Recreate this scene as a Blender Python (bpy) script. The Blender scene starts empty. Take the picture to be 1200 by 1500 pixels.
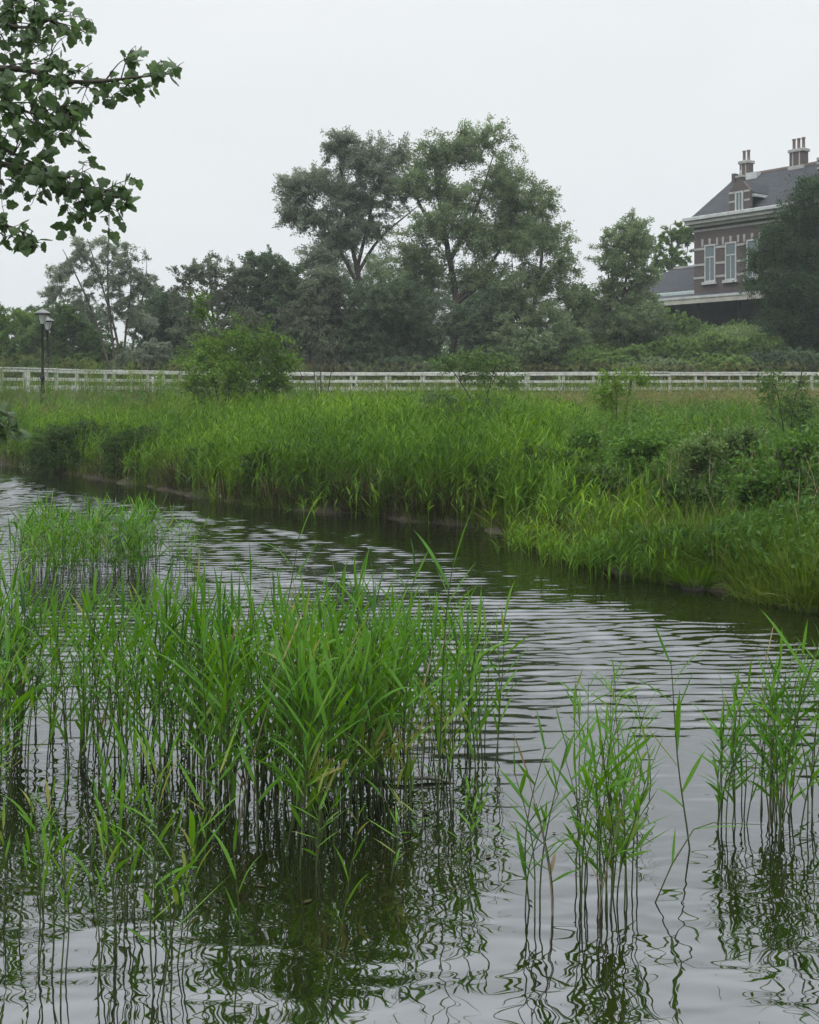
import bpy, bmesh, math, random
import numpy as np
from mathutils import Vector, Matrix
rng = np.random.default_rng(7); random.seed(7)
R = math.radians
S = bpy.context.scene; COL = S.collection
F, H, HY = 1810.0, 2.4, 580.0          # focal length in photo pixels, eye height (m), horizon row

def yb(py): return F * H / (py - HY)           # distance of a waterline pixel row
def wx(px, Y): return (px - 600.0) * Y / F
def wz(py, Y): return H - (py - HY) * Y / F
def at(px, py, Y): return Vector((wx(px, Y), Y, wz(py, Y)))

# ------------------------------------------------------------------ objects
def tag(o, label=None, cat=None, group=None, kind=None):
    if label: o['label'] = label
    if cat: o['category'] = cat
    if group: o['group'] = group
    if kind: o['kind'] = kind
    return o
def empty(name, loc=(0, 0, 0), rz=0.0):
    o = bpy.data.objects.new(name, None); COL.objects.link(o)
    o.location = loc; o.rotation_euler = (0, 0, rz); o.empty_display_size = 0.2
    return o
def link(name, me, mat, parent=None, smooth=False):
    o = bpy.data.objects.new(name, me); COL.objects.link(o)
    if mat and not me.materials: me.materials.append(mat)
    if parent:
        o.parent = parent
    if smooth: me.shade_smooth()
    return o
def copy_tree(o, parent=None):
    c = o.copy(); COL.objects.link(c)
    if parent: c.parent = parent
    for ch in list(o.children): copy_tree(ch, c)
    return c
def quads_mesh(name, V, smooth=False, nv=4):
    """V: (N*4,3) separate quads"""
    V = np.ascontiguousarray(V, dtype=np.float32).reshape(-1, 3)
    me = bpy.data.meshes.new(name); n = len(V) // 4
    me.vertices.add(n * 4); me.vertices.foreach_set('co', V.ravel())
    me.loops.add(n * 4); me.loops.foreach_set('vertex_index', np.arange(n * 4, dtype=np.int32))
    me.polygons.add(n); me.polygons.foreach_set('loop_start', np.arange(n, dtype=np.int32) * 4)
    me.update(calc_edges=True)
    return me
def indexed_mesh(name, V, Q):
    V = np.ascontiguousarray(V, dtype=np.float32).reshape(-1, 3); Q = np.ascontiguousarray(Q, dtype=np.int32).reshape(-1, 4)
    me = bpy.data.meshes.new(name)
    me.vertices.add(len(V)); me.vertices.foreach_set('co', V.ravel())
    me.loops.add(len(Q) * 4); me.loops.foreach_set('vertex_index', Q.ravel())
    me.polygons.add(len(Q)); me.polygons.foreach_set('loop_start', np.arange(len(Q), dtype=np.int32) * 4)
    me.update(calc_edges=True)
    return me
class Tubes:
    """many tapered tubes in one mesh"""
    def __init__(s): s.V = []; s.Q = []; s.n = 0
    def add(s, P, rad, sides=5):
        P = [Vector(p) for p in P]; m = len(P)
        for i, p in enumerate(P):
            d = (P[min(i + 1, m - 1)] - P[max(i - 1, 0)])
            if d.length < 1e-9: d = Vector((0, 0, 1))
            d.normalize()
            a = d.orthogonal().normalized() if abs(d.z) > .9 else d.cross(Vector((0, 0, 1))).normalized()
            if i and a.dot(pa) < 0: a = -a
            pa = a
            b = d.cross(a)
            r = rad[i] if hasattr(rad, '__len__') else rad
            for k in range(sides):
                t = 2 * math.pi * k / sides
                s.V.append(p + (a * math.cos(t) + b * math.sin(t)) * r)
        for i in range(m - 1):
            for k in range(sides):
                k2 = (k + 1) % sides
                s.Q.append((s.n + i * sides + k, s.n + i * sides + k2, s.n + (i + 1) * sides + k2, s.n + (i + 1) * sides + k))
        s.n += m * sides
    def build(s, name, mat, parent=None):
        return link(name, indexed_mesh(name, np.array([tuple(v) for v in s.V]), np.array(s.Q)), mat, parent, True)
class BM:
    def __init__(s): s.b = bmesh.new()
    def box(s, x0, x1, y0, y1, z0, z1):
        v = [s.b.verts.new(c) for c in ((x0, y0, z0), (x1, y0, z0), (x1, y1, z0), (x0, y1, z0), (x0, y0, z1), (x1, y0, z1), (x1, y1, z1), (x0, y1, z1))]
        for f in ((3, 2, 1, 0), (4, 5, 6, 7), (0, 1, 5, 4), (1, 2, 6, 5), (2, 3, 7, 6), (3, 0, 4, 7)): s.b.faces.new([v[i] for i in f])
        return s
    def prism(s, poly, ax, a0, a1):
        """poly of 2-D points extruded along axis ax ('x': poly in y,z; 'y': poly in x,z; 'z': poly in x,y)"""
        def mk(p, a): return {'x': (a, p[0], p[1]), 'y': (p[0], a, p[1]), 'z': (p[0], p[1], a)}[ax]
        A = [s.b.verts.new(mk(p, a0)) for p in poly]; B = [s.b.verts.new(mk(p, a1)) for p in poly]
        n = len(poly)
        s.b.faces.new(A); s.b.faces.new(B[::-1])
        for i in range(n): s.b.faces.new((A[i], B[i], B[(i + 1) % n], A[(i + 1) % n]))
        return s
    def lathe(s, prof, cx, cy, seg=12):
        rings = [[s.b.verts.new((cx + r * math.cos(2 * math.pi * k / seg), cy + r * math.sin(2 * math.pi * k / seg), z)) for k in range(seg)] for r, z in prof]
        for a, b in zip(rings, rings[1:]):
            for k in range(seg): s.b.faces.new((a[k], a[(k + 1) % seg], b[(k + 1) % seg], b[k]))
        s.b.faces.new(rings[0][::-1]); s.b.faces.new(rings[-1])
        return s
    def build(s, name, mat, parent=None, bevel=0.0, smooth=False):
        bmesh.ops.recalc_face_normals(s.b, faces=s.b.faces)
        if bevel: bmesh.ops.bevel(s.b, geom=list(s.b.edges), offset=bevel, segments=1, affect='EDGES')
        me = bpy.data.meshes.new(name); s.b.to_mesh(me); s.b.free()
        return link(name, me, mat, parent, smooth)

# ------------------------------------------------------------------ materials
def newmat(name):
    m = bpy.data.materials.new(name); m.use_nodes = True; nt = m.node_tree
    for n in list(nt.nodes): nt.nodes.remove(n)
    out = nt.nodes.new('ShaderNodeOutputMaterial')
    return m, nt, out
def N(nt, typ, **kw):
    n = nt.nodes.new(typ)
    for k, v in kw.items(): setattr(n, k, v)
    return n
def ramp(nt, fac, stops):
    r = N(nt, 'ShaderNodeValToRGB'); e = r.color_ramp.elements
    while len(e) < len(stops): e.new(0.5)
    for i, (p, c) in enumerate(stops): e[i].position = p; e[i].color = (*c, 1)
    nt.links.new(fac, r.inputs[0]); return r.outputs[0]
def leafmat(name, cols, trans=0.35, rough=0.6, gloss=0.016, tcol=None, nscale=0.35):
    """leaf: colours spread leaf by leaf and by slow patches, some light passes through"""
    m, nt, out = newmat(name); L = nt.links.new
    geo = N(nt, 'ShaderNodeNewGeometry'); no = N(nt, 'ShaderNodeTexNoise'); no.inputs['Scale'].default_value = nscale; no.inputs['Detail'].default_value = 2
    L(geo.outputs['Position'], no.inputs['Vector'])
    mx = N(nt, 'ShaderNodeMath', operation='MULTIPLY_ADD'); mx.inputs[1].default_value = 0.55; L(geo.outputs['Random Per Island'], mx.inputs[0])
    sc = N(nt, 'ShaderNodeMath', operation='MULTIPLY_ADD'); sc.inputs[1].default_value = 1.3; sc.inputs[2].default_value = -0.425; L(no.outputs[0], sc.inputs[0])
    L(sc.outputs[0], mx.inputs[2])
    n = len(cols); c = ramp(nt, mx.outputs[0], [(0.05 + 0.9 * i / max(1, n - 1), cols[i]) for i in range(n)])
    p = N(nt, 'ShaderNodeBsdfPrincipled'); p.inputs['Roughness'].default_value = rough; p.inputs['Specular IOR Level'].default_value = gloss * 8
    L(c, p.inputs['Base Color'])
    t = N(nt, 'ShaderNodeBsdfTranslucent')
    hs = N(nt, 'ShaderNodeHueSaturation'); hs.inputs['Hue'].default_value = 0.485; hs.inputs['Saturation'].default_value = 1.15; hs.inputs['Value'].default_value = 1.25
    L(c, hs.inputs['Color']); L(hs.outputs[0], t.inputs['Color'])
    mix = N(nt, 'ShaderNodeMixShader'); mix.inputs[0].default_value = trans
    L(p.outputs[0], mix.inputs[1]); L(t.outputs[0], mix.inputs[2]); L(mix.outputs[0], out.inputs[0])
    return m
def plain(name, c1, c2, scale=3.0, rough=0.8, bump=0.0, detail=5, spec=0.3, metal=0.0, vec='Object', stretch=(1, 1, 1)):
    m, nt, out = newmat(name); L = nt.links.new
    tc = N(nt, 'ShaderNodeTexCoord'); mp = N(nt, 'ShaderNodeMapping'); mp.inputs['Scale'].default_value = stretch
    L(tc.outputs[vec], mp.inputs[0])
    no = N(nt, 'ShaderNodeTexNoise'); no.inputs['Scale'].default_value = scale; no.inputs['Detail'].default_value = detail
    L(mp.outputs[0], no.inputs['Vector'])
    c = ramp(nt, no.outputs[0], [(0.3, c1), (0.7, c2)])
    p = N(nt, 'ShaderNodeBsdfPrincipled'); p.inputs['Roughness'].default_value = rough; p.inputs['Specular IOR Level'].default_value = spec; p.inputs['Metallic'].default_value = metal
    L(c, p.inputs['Base Color'])
    if bump:
        b = N(nt, 'ShaderNodeBump'); b.inputs['Distance'].default_value = bump; L(no.outputs[0], b.inputs['Height']); L(b.outputs[0], p.inputs['Normal'])
    L(p.outputs[0], out.inputs[0]); return m

M = {}
M['willow'] = leafmat('willow_leaf', [(.078, .118, .055), (.145, .205, .098), (.245, .315, .175)], .42)
M['willow_grey'] = leafmat('grey_willow_leaf', [(.10, .13, .09), (.175, .215, .15), (.28, .32, .24)], .42)
M['dark_leaf'] = leafmat('dark_leaf', [(.052, .084, .048), (.092, .138, .076), (.15, .205, .115)], .38)
M['hawthorn'] = leafmat('hawthorn_leaf', [(.10, .092, .072), (.11, .135, .085), (.18, .21, .14)], .36)
M['fresh_leaf'] = leafmat('fresh_leaf', [(.040, .084, .016), (.078, .150, .024), (.14, .24, .042)], .38)
M['mid_leaf'] = leafmat('mid_leaf', [(.050, .095, .032), (.090, .15, .048), (.15, .225, .08)], .35)
M['slope_leaf'] = leafmat('slope_leaf', [(.075, .135, .040), (.135, .22, .065), (.22, .32, .11)], .38)
M['pine'] = leafmat('pine_needle', [(.016, .038, .013), (.030, .062, .022), (.05, .09, .032)], .2)
M['poplar'] = leafmat('poplar_leaf', [(.036, .070, .028), (.068, .12, .045), (.105, .17, .065)], .42, .45, .05)
M['bank_reed'] = leafmat('bank_reed_leaf', [(.019, .050, .009), (.068, .152, .013), (.165, .28, .022)], .34, .6, .012, nscale=.3)
M['bank_grass'] = leafmat('bank_grass_blade', [(.034, .070, .012), (.074, .130, .018), (.14, .20, .034)], .34, .6, .015, nscale=.3)
M['bank_forb'] = leafmat('bank_forb_leaf', [(.024, .060, .012), (.055, .125, .020), (.105, .20, .036)], .35, .55, .02, nscale=.5)
M['bank_shade'] = leafmat('bank_shade_leaf', [(.020, .045, .012), (.04, .08, .018), (.075, .13, .03)], .3, .6, .015, nscale=.6)  # dark leaf colour standing in for shade in the reed bank
M['thatch'] = leafmat('old_reed_thatch', [(.022, .020, .010), (.045, .042, .018), (.085, .075, .035)], .1, .8, .01)
M['dry'] = leafmat('dry_grass', [(.16, .12, .07), (.25, .19, .11), (.36, .29, .18)], .15)
M['seed'] = leafmat('seed_head', [(.12, .11, .045), (.17, .15, .06), (.19, .20, .06)], .3)
M['reed'] = leafmat('reed_leaf', [(.016, .054, .010), (.040, .125, .014), (.066, .18, .019), (.088, .215, .024), (.095, .225, .026), (.105, .23, .03), (.25, .26, .075)], .40, .5, .018, nscale=1.6)
M['reed_stem'] = plain('reed_stem', (.022, .036, .009), (.055, .08, .018), 5, .5, stretch=(1, 1, 3))
M['dead_stem'] = plain('dead_reed_stem', (.12, .10, .07), (.24, .20, .14), 5, .7)
M['bark'] = plain('bark', (.035, .030, .024), (.085, .075, .06), 9, .9, .02)
M['bark_dark'] = plain('dark_bark', (.022, .020, .016), (.05, .045, .036), 9, .9, .02)
M['white_paint'] = plain('weathered_white_paint', (.33, .335, .32), (.56, .56, .54), 2.2, .6, detail=8)
M['brick'] = None

def brick_mat():
    m, nt, out = newmat('brick'); L = nt.links.new
    tc = N(nt, 'ShaderNodeTexCoord'); sep = N(nt, 'ShaderNodeSeparateXYZ'); L(tc.outputs['Object'], sep.inputs[0])
    ad = N(nt, 'ShaderNodeMath', operation='ADD'); L(sep.outputs[0], ad.inputs[0]); L(sep.outputs[1], ad.inputs[1])
    cb = N(nt, 'ShaderNodeCombineXYZ'); L(ad.outputs[0], cb.inputs[0]); L(sep.outputs[2], cb.inputs[1])
    br = N(nt, 'ShaderNodeTexBrick'); L(cb.outputs[0], br.inputs['Vector'])
    br.inputs['Scale'].default_value = 1.0; br.inputs['Brick Width'].default_value = .22; br.inputs['Row Height'].default_value = .065; br.inputs['Mortar Size'].default_value = .008
    br.inputs['Color1'].default_value = (.085, .060, .058, 1); br.inputs['Color2'].default_value = (.058, .044, .044, 1); br.inputs['Mortar'].default_value = (.10, .095, .09, 1)
    no = N(nt, 'ShaderNodeTexNoise'); no.inputs['Scale'].default_value = .8; no.inputs['Detail'].default_value = 6; L(tc.outputs['Object'], no.inputs['Vector'])
    mx = N(nt, 'ShaderNodeMix', data_type='RGBA', blend_type='MULTIPLY'); mx.inputs[0].default_value = .6
    L(br.outputs[0], mx.inputs[6]); L(ramp(nt, no.outputs[0], [(.3, (.75, .72, .72)), (.7, (1.1, 1.08, 1.08))]), mx.inputs[7])
    p = N(nt, 'ShaderNodeBsdfPrincipled'); p.inputs['Roughness'].default_value = .9; L(mx.outputs[2], p.inputs['Base Color']); L(p.outputs[0], out.inputs[0])
    return m
M['brick'] = brick_mat()
M['slate'] = plain('roof_slate', (.016, .019, .025), (.036, .039, .047), 1.5, .85, detail=8, stretch=(1, 1, 6))
M['stone'] = plain('pale_stone', (.24, .24, .23), (.35, .35, .335), 2, .7)
M['trim'] = plain('white_trim', (.31, .325, .325), (.45, .465, .465), 2, .5)
M['beam'] = plain('canopy_timber', (.30, .29, .26), (.42, .41, .37), 2, .7)
M['dark_wall'] = plain('dark_timber', (.03, .032, .034), (.055, .055, .056), 2, .7)  # plain dark tone of the wall under the canopy
M['pot'] = plain('clay_pot', (.13, .10, .085), (.20, .155, .13), 5, .8)
M['lead'] = plain('lead_flashing', (.30, .38, .37), (.42, .50, .48), 3, .5)
M['iron'] = plain('black_iron', (.006, .006, .007), (.016, .017, .018), 6, .6, spec=.2)
M['cap'] = plain('grey_lamp_cap', (.07, .075, .075), (.15, .155, .155), 4, .5)
M['wood_grey'] = plain('grey_driftwood', (.10, .095, .085), (.2, .19, .17), 6, .8, .004)
M['plastic'] = plain('white_plastic', (.7, .7, .68), (.85, .85, .83), 3, .35)
def glass(name, col, rough=.08):
    m, nt, out = newmat(name); p = N(nt, 'ShaderNodeBsdfPrincipled'); p.inputs['Base Color'].default_value = (*col, 1)
    p.inputs['Roughness'].default_value = rough; p.inputs['Specular IOR Level'].default_value = .45; nt.links.new(p.outputs[0], out.inputs[0]); return m
M['pane'] = glass('window_glass', (.10, .13, .14))
def lamp_glass():
    m, nt, out = newmat('lamp_glass'); L = nt.links.new
    a = N(nt, 'ShaderNodeBsdfTransparent'); a.inputs[0].default_value = (.8, .82, .84, 1)
    p = N(nt, 'ShaderNodeBsdfPrincipled'); p.inputs['Base Color'].default_value = (.75, .76, .78, 1); p.inputs['Roughness'].default_value = .25
    mx = N(nt, 'ShaderNodeMixShader'); mx.inputs[0].default_value = .55; L(a.outputs[0], mx.inputs[1]); L(p.outputs[0], mx.inputs[2]); L(mx.outputs[0], out.inputs[0]); return m
M['lamp_glass'] = lamp_glass()

def ground_mat():
    m, nt, out = newmat('ground_soil'); L = nt.links.new
    geo = N(nt, 'ShaderNodeNewGeometry'); sep = N(nt, 'ShaderNodeSeparateXYZ'); L(geo.outputs['Position'], sep.inputs[0])
    no = N(nt, 'ShaderNodeTexNoise'); no.inputs['Scale'].default_value = 1.7; no.inputs['Detail'].default_value = 8; L(geo.outputs['Position'], no.inputs['Vector'])
    mud = ramp(nt, no.outputs[0], [(.3, (.020, .017, .012)), (.7, (.055, .046, .032))])
    turf = ramp(nt, no.outputs[0], [(.3, (.028, .045, .014)), (.7, (.07, .10, .03))])
    mr = N(nt, 'ShaderNodeMapRange'); mr.inputs['From Min'].default_value = .12; mr.inputs['From Max'].default_value = .5; L(sep.outputs[2], mr.inputs[0])
    mx = N(nt, 'ShaderNodeMix', data_type='RGBA'); L(mr.outputs[0], mx.inputs[0]); L(mud, mx.inputs[6]); L(turf, mx.inputs[7])
    p = N(nt, 'ShaderNodeBsdfPrincipled'); p.inputs['Roughness'].default_value = .95; p.inputs['Specular IOR Level'].default_value = .15; L(mx.outputs[2], p.inputs['Base Color'])
    b = N(nt, 'ShaderNodeBump'); b.inputs['Distance'].default_value = .08; L(no.outputs[0], b.inputs['Height']); L(b.outputs[0], p.inputs['Normal'])
    L(p.outputs[0], out.inputs[0]); return m

def water_mat():
    m, nt, out = newmat('pond_water'); L = nt.links.new
    geo = N(nt, 'ShaderNodeNewGeometry'); sep = N(nt, 'ShaderNodeSeparateXYZ'); L(geo.outputs['Position'], sep.inputs[0])
    def noise(scale, sx, sy, detail=2, rot=0.0, dist=0.0):
        mp = N(nt, 'ShaderNodeMapping'); mp.inputs['Scale'].default_value = (sx, sy, 1); mp.inputs['Rotation'].default_value = (0, 0, rot); L(geo.outputs['Position'], mp.inputs[0])
        n = N(nt, 'ShaderNodeTexNoise'); n.inputs['Scale'].default_value = scale; n.inputs['Detail'].default_value = detail; n.inputs['Distortion'].default_value = dist; n.inputs['Roughness'].default_value = .45
        L(mp.outputs[0], n.inputs['Vector']); return n.outputs[0]
    def mul(a, b):
        n = N(nt, 'ShaderNodeMath', operation='MULTIPLY')
        for i, v in enumerate((a, b)):
            if isinstance(v, (int, float)): n.inputs[i].default_value = v
            else: L(v, n.inputs[i])
        return n.outputs[0]
    def add(a, b):
        n = N(nt, 'ShaderNodeMath', operation='ADD'); L(a, n.inputs[0]); L(b, n.inputs[1]); return n.outputs[0]
    # open water: long wind ripples; sheltered water by the reeds: slow round swell
    sw = add(mul(noise(1.9, .75, 1.5, 1, R(12), .6), .0125), mul(noise(4.6, .8, 1.4, 0, R(-20), .9), .0032))
    b0 = N(nt, 'ShaderNodeBump'); b0.inputs['Distance'].default_value = 1.0; b0.inputs['Strength'].default_value = 1.0; L(sw, b0.inputs['Height'])
    b = b0
    fr = N(nt, 'ShaderNodeFresnel'); fr.inputs['IOR'].default_value = 3.2; L(b.outputs[0], fr.inputs['Normal'])
    d = N(nt, 'ShaderNodeBsdfDiffuse'); d.inputs[0].default_value = (.007, .008, .003, 1)
    g = N(nt, 'ShaderNodeBsdfGlossy'); g.inputs['Roughness'].default_value = .02; g.inputs[0].default_value = (.93, .955, 1.0, 1); L(b.outputs[0], g.inputs['Normal'])
    mx = N(nt, 'ShaderNodeMixShader'); L(fr.outputs[0], mx.inputs[0]); L(d.outputs[0], mx.inputs[1]); L(g.outputs[0], mx.inputs[2]); L(mx.outputs[0], out.inputs[0])
    return m

WAVE = .76
# ------------------------------------------------------------------ terrain
SH = np.array([(-120, 62), (-60, 58), (-30, 52), (-19.6, 47.2), (-14.4, 43.4), (-11.8, 39.5), (-9.4, 36.2), (-6.9, 32.7), (-4.8, 29.), (-2.9, 26.3), (-1.1, 25.1), (.26, 23.4),
               (1.26, 22.9), (1.87, 21.2), (2.35, 18.5), (2.79, 16.8), (3.49, 15.8), (3.9, 15.2), (4.3, 14.2), (4.8, 13.4), (5.7, 11.4), (9, 8.5), (16, 6), (60, 4), (120, 3)], float)
FX = np.array([-120, -60, -30, -24, -21.9, -20.7, -18.9, -15.5, -11.0, -6.8, 26.3, 120.])
FY = np.array([-60, -20, 22, 36, 44, 50, 57, 62.5, 66.5, 68, 68, 68.])
def fence_y(x): return np.interp(x, FX, FY)
def near_y(x): return 3.3 + np.clip(-2.8 - x, 0, 5) * 2.0
def sdist(x, y):
    """distance inland from the far shore (negative over water)"""
    x = np.asarray(x, float); y = np.asarray(y, float); best = np.full(x.shape, 1e9)
    for (ax, ay), (bx, by) in zip(SH[:-1], SH[1:]):
        dx, dy = bx - ax, by - ay; t = np.clip(((x - ax) * dx + (y - ay) * dy) / (dx * dx + dy * dy), 0, 1)
        best = np.minimum(best, np.hypot(x - ax - t * dx, y - ay - t * dy))
    return np.where(y > np.interp(x, SH[:, 0], SH[:, 1]), best, -best)
def smooth(a, b, v):
    t = np.clip((v - a) / (b - a), 0, 1); return t * t * (3 - 2 * t)
def wob(x, y, k, seed):
    r = np.random.default_rng(seed); o = 0
    for i in range(5):
        a = r.uniform(0, 6.283); f = k * r.uniform(.6, 1.7); o = o + np.sin((x * math.cos(a) + y * math.sin(a)) * f + r.uniform(0, 6.283))
    return o / 5
def ground_z(x, y):
    x = np.asarray(x, float); y = np.asarray(y, float)
    s = sdist(x, y) + .34 * wob(x, y, 2.2, 3) + .22 * wob(x, y, 5.0, 4)
    z = np.interp(s, [-2.5, 0, .35, 2, 6, 14, 30, 60], [-.8, 0, .16, .32, .75, 1.12, 1.5, 1.7])
    t = y - fence_y(x)
    z = np.where(s > 0, z + (2.6 - z) * smooth(-9, -1.2, t), z)
    z = z + np.where(s > 0, 1, 0) * smooth(2, 13, x) * smooth(5, 15, t) * 4.0
    n = near_y(x) - y
    z = np.where(n > -1.2, np.maximum(z, np.interp(n, [-1.2, 0, .6, 3, 10], [-.8, 0, .35, .75, 1.0])), z)
    return z + np.where(s > .5, .06 * wob(x, y, 1.1, 5), 0)
xs = np.unique(np.concatenate([np.arange(-300, -40, 20), np.arange(-40, -16, 1.0), np.arange(-16, 16, .3), np.arange(16, 46, 1.0), np.arange(46, 301, 20)]))
ys = np.unique(np.concatenate([np.arange(-150, -8, 20), np.arange(-8, 50, .33), np.arange(50, 90, .8), np.arange(90, 125, 3), np.arange(125, 501, 25)]))
GX, GY = np.meshgrid(xs, ys); GZ = ground_z(GX, GY)
nx, ny = len(xs), len(ys); I = np.arange(nx * ny).reshape(ny, nx)
Q = np.stack([I[:-1, :-1], I[:-1, 1:], I[1:, 1:], I[1:, :-1]], -1).reshape(-1, 4)
g = link('ground', indexed_mesh('ground', np.stack([GX, GY, GZ], -1), Q), ground_mat(), None, True); tag(g, 'low earth banks and meadow around the pond', 'ground', kind='structure')
wx_ = np.unique(np.concatenate([np.arange(-140, -30, 10), np.arange(-30, -20, 1), np.arange(-20, 10, .09), np.arange(10, 30, 1), np.arange(30, 141, 10)]))
wy_ = np.unique(np.concatenate([np.arange(-60, 3, 9), np.arange(3, 5, .5), np.arange(5, 17, .03), np.arange(17, 47, .045), np.arange(47, 76, 2)]))
WX, WY = np.meshgrid(wx_, wy_); I = np.arange(WX.size).reshape(WX.shape)
cxs, cys = np.meshgrid(np.arange(-22, 12, .4), np.arange(3, 48, .4)); shc = -sdist(cxs, cys)
fi = np.clip((WX + 22) / .4, 0, cxs.shape[1] - 1.001); fj = np.clip((WY - 3) / .4, 0, cxs.shape[0] - 1.001); i0 = fi.astype(int); j0 = fj.astype(int); fi -= i0; fj -= j0
sh_ = (shc[j0, i0] * (1 - fi) + shc[j0, i0 + 1] * fi) * (1 - fj) + (shc[j0 + 1, i0] * (1 - fi) + shc[j0 + 1, i0 + 1] * fi) * fj
lee = .10 + .90 * smooth(.3, 2.8, sh_ + .5 * wob(WX, WY, .9, 61))                                  # calm under the bank
wind = lee * (.04 + .96 * smooth(6.4, 11.0, WY + .5 * wob(WX, WY, .6, 62))) * (1 + .28 * wob(WX, WY, .55, 63)) * smooth(47, 44, WY) * smooth(-20, -18.5, WX) * smooth(10, 9, WX)
WZ = np.zeros_like(WX); wr = np.random.default_rng(77)
for k in range(34):
    lam = .10 * (2.8 ** wr.uniform(0, 1)); a = math.radians(97) + wr.normal(0, .27); kk = 2 * math.pi / lam
    WZ += (.033 * WAVE) * lam / (2 * math.pi) * np.sin(kk * (WX * math.cos(a) + WY * math.sin(a)) + wr.uniform(0, 6.283) + 1.1 * np.sin(WX * wr.uniform(.3, .9) + WY * wr.uniform(.2, .6) + wr.uniform(0, 6)))
WZ *= wind
wme = indexed_mesh('water', np.stack([WX, WY, WZ], -1), np.stack([I[:-1, :-1], I[:-1, 1:], I[1:, 1:], I[1:, :-1]], -1).reshape(-1, 4)); wme.shade_smooth()
w = link('water', wme, water_mat()); tag(w, 'rippled grey pond water', 'water', kind='structure')

# ------------------------------------------------------------------ blades and leaves (arrays of separate quads)
def blades(P, az, e0, de, L, W, prof=(.55, 1., .75, .06), roll=.5, ts=(0, .34, .7, 1.)):
    """curved strips: start P, heading az, start elevation e0, bending over by de; returns connected strips"""
    n = len(P); k = len(ts)
    hx, hy = np.cos(az), np.sin(az)
    pos = [np.array(P, float)]
    for a, b in zip(ts[:-1], ts[1:]):
        e = e0 - de * (a + b) / 2; st = (L * (b - a))
        pos.append(pos[-1] + np.stack([hx * np.cos(e) * st, hy * np.cos(e) * st, np.sin(e) * st], -1))
    ro = rng.normal(0, roll, n)
    V = np.zeros((n, k, 2, 3))
    for i in range(k):
        wv = np.stack([-hy * np.cos(ro), hx * np.cos(ro), np.sin(ro)], -1) * (W * prof[i] / 2)[:, None]
        V[:, i, 0] = pos[i] - wv; V[:, i, 1] = pos[i] + wv
    idx = np.arange(n * k * 2).reshape(n, k, 2)
    Q = np.stack([idx[:, :-1, 0], idx[:, :-1, 1], idx[:, 1:, 1], idx[:, 1:, 0]], -1).reshape(-1, 4)
    return V.reshape(-1, 3), Q
class Strips:
    def __init__(s): s.V = []; s.Q = []; s.n = 0
    def add(s, VQ): s.V.append(VQ[0]); s.Q.append(VQ[1] + s.n); s.n += len(VQ[0])
    def build(s, name, mat, parent=None):
        return link(name, indexed_mesh(name, np.concatenate(s.V), np.concatenate(s.Q)), mat, parent)
def unit(v): return v / np.maximum(np.linalg.norm(v, axis=-1, keepdims=True), 1e-9)
def leaf_quads(C, A, L, W):
    """diamond leaves: start C, axis A"""
    n = len(C); b = unit(np.cross(A, rng.normal(size=(n, 3)))); V = np.zeros((n, 4, 3)); L = L[:, None]; W = W[:, None]
    nrm = np.cross(A, b)
    V[:, 0] = C; V[:, 1] = C + A * L * .45 + b * W / 2 + nrm * W * .12; V[:, 2] = C + A * L; V[:, 3] = C + A * L * .45 - b * W / 2 + nrm * W * .12
    return V.reshape(-1, 3)

def reed_plants(st, px, Y, h, leaf=.36, k=7, wind=.35, wid=.030, stems=None):
    """upright reeds: stem and k long leaves each"""
    n = len(px); P = np.stack([px, Y, ground_z(px, Y).clip(-.05)], -1)
    laz = rng.uniform(0, 6.283, n); le = np.pi / 2 - np.abs(rng.normal(0, .10, n))
    (stems or st).add(blades(P, laz, le, np.full(n, .12), h, np.full(n, .013), (1, .9, .7, .3), 1.5))
    for j in range(k):
        f = np.clip(.40 + .57 * (j + rng.uniform(-.3, .3, n)) / (k - 1), .1, .97)
        hz = np.cos(le) * h * f
        B = P + np.stack([np.cos(laz) * hz, np.sin(laz) * hz, np.sin(le) * h * f], -1)
        az = rng.uniform(0, 6.283, n); az = np.arctan2(np.sin(az), np.cos(az) + wind)
        L = leaf * rng.uniform(.6, 1.25, n) * (1 - .25 * f)
        st.add(blades(B, az, rng.uniform(.75, 1.25, n), rng.uniform(.1, 1.0, n), L, wid * rng.uniform(.7, 1.25, n)))
def tufts(st, x, y, h, k=8, spread=.28, wid=.012, lean=.35):
    n = len(x); z = ground_z(x, y)
    for j in range(k):
        r = rng.uniform(0, 1, n) ** .5 * spread; a = rng.uniform(0, 6.283, n)
        P = np.stack([x + r * np.cos(a) * .6, y + r * np.sin(a) * .6, z - .02], -1)
        st.add(blades(P, a, np.pi / 2 - np.abs(rng.normal(0, lean, n)), rng.uniform(.1, .9, n), h * rng.uniform(.55, 1.15, n), wid * rng.uniform(.7, 1.4, n)))

# ------------------------------------------------------------------ the far bank's vegetation
def sample(n, pa, pb, s0, s1, ymax=None):
    """scatter over the meadow, thinning with distance"""
    X, Y = [], []; tot = 0
    while tot < n:
        px = rng.uniform(pa, pb, n * 2); y = 1 / rng.uniform(1 / 64., 1 / 11.5, n * 2); x = (px - 600) * y / F
        s = sdist(x, y); ok = (s > s0) & (s < s1) & (y < fence_y(x) - 1.0)
        if ymax: ok &= y < ymax
        X.append(x[ok]); Y.append(y[ok]); tot += ok.sum()
    return np.concatenate(X)[:n], np.concatenate(Y)[:n]
def rightness(x, y): return smooth(720, 900, 600 + F * x / y)
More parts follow.
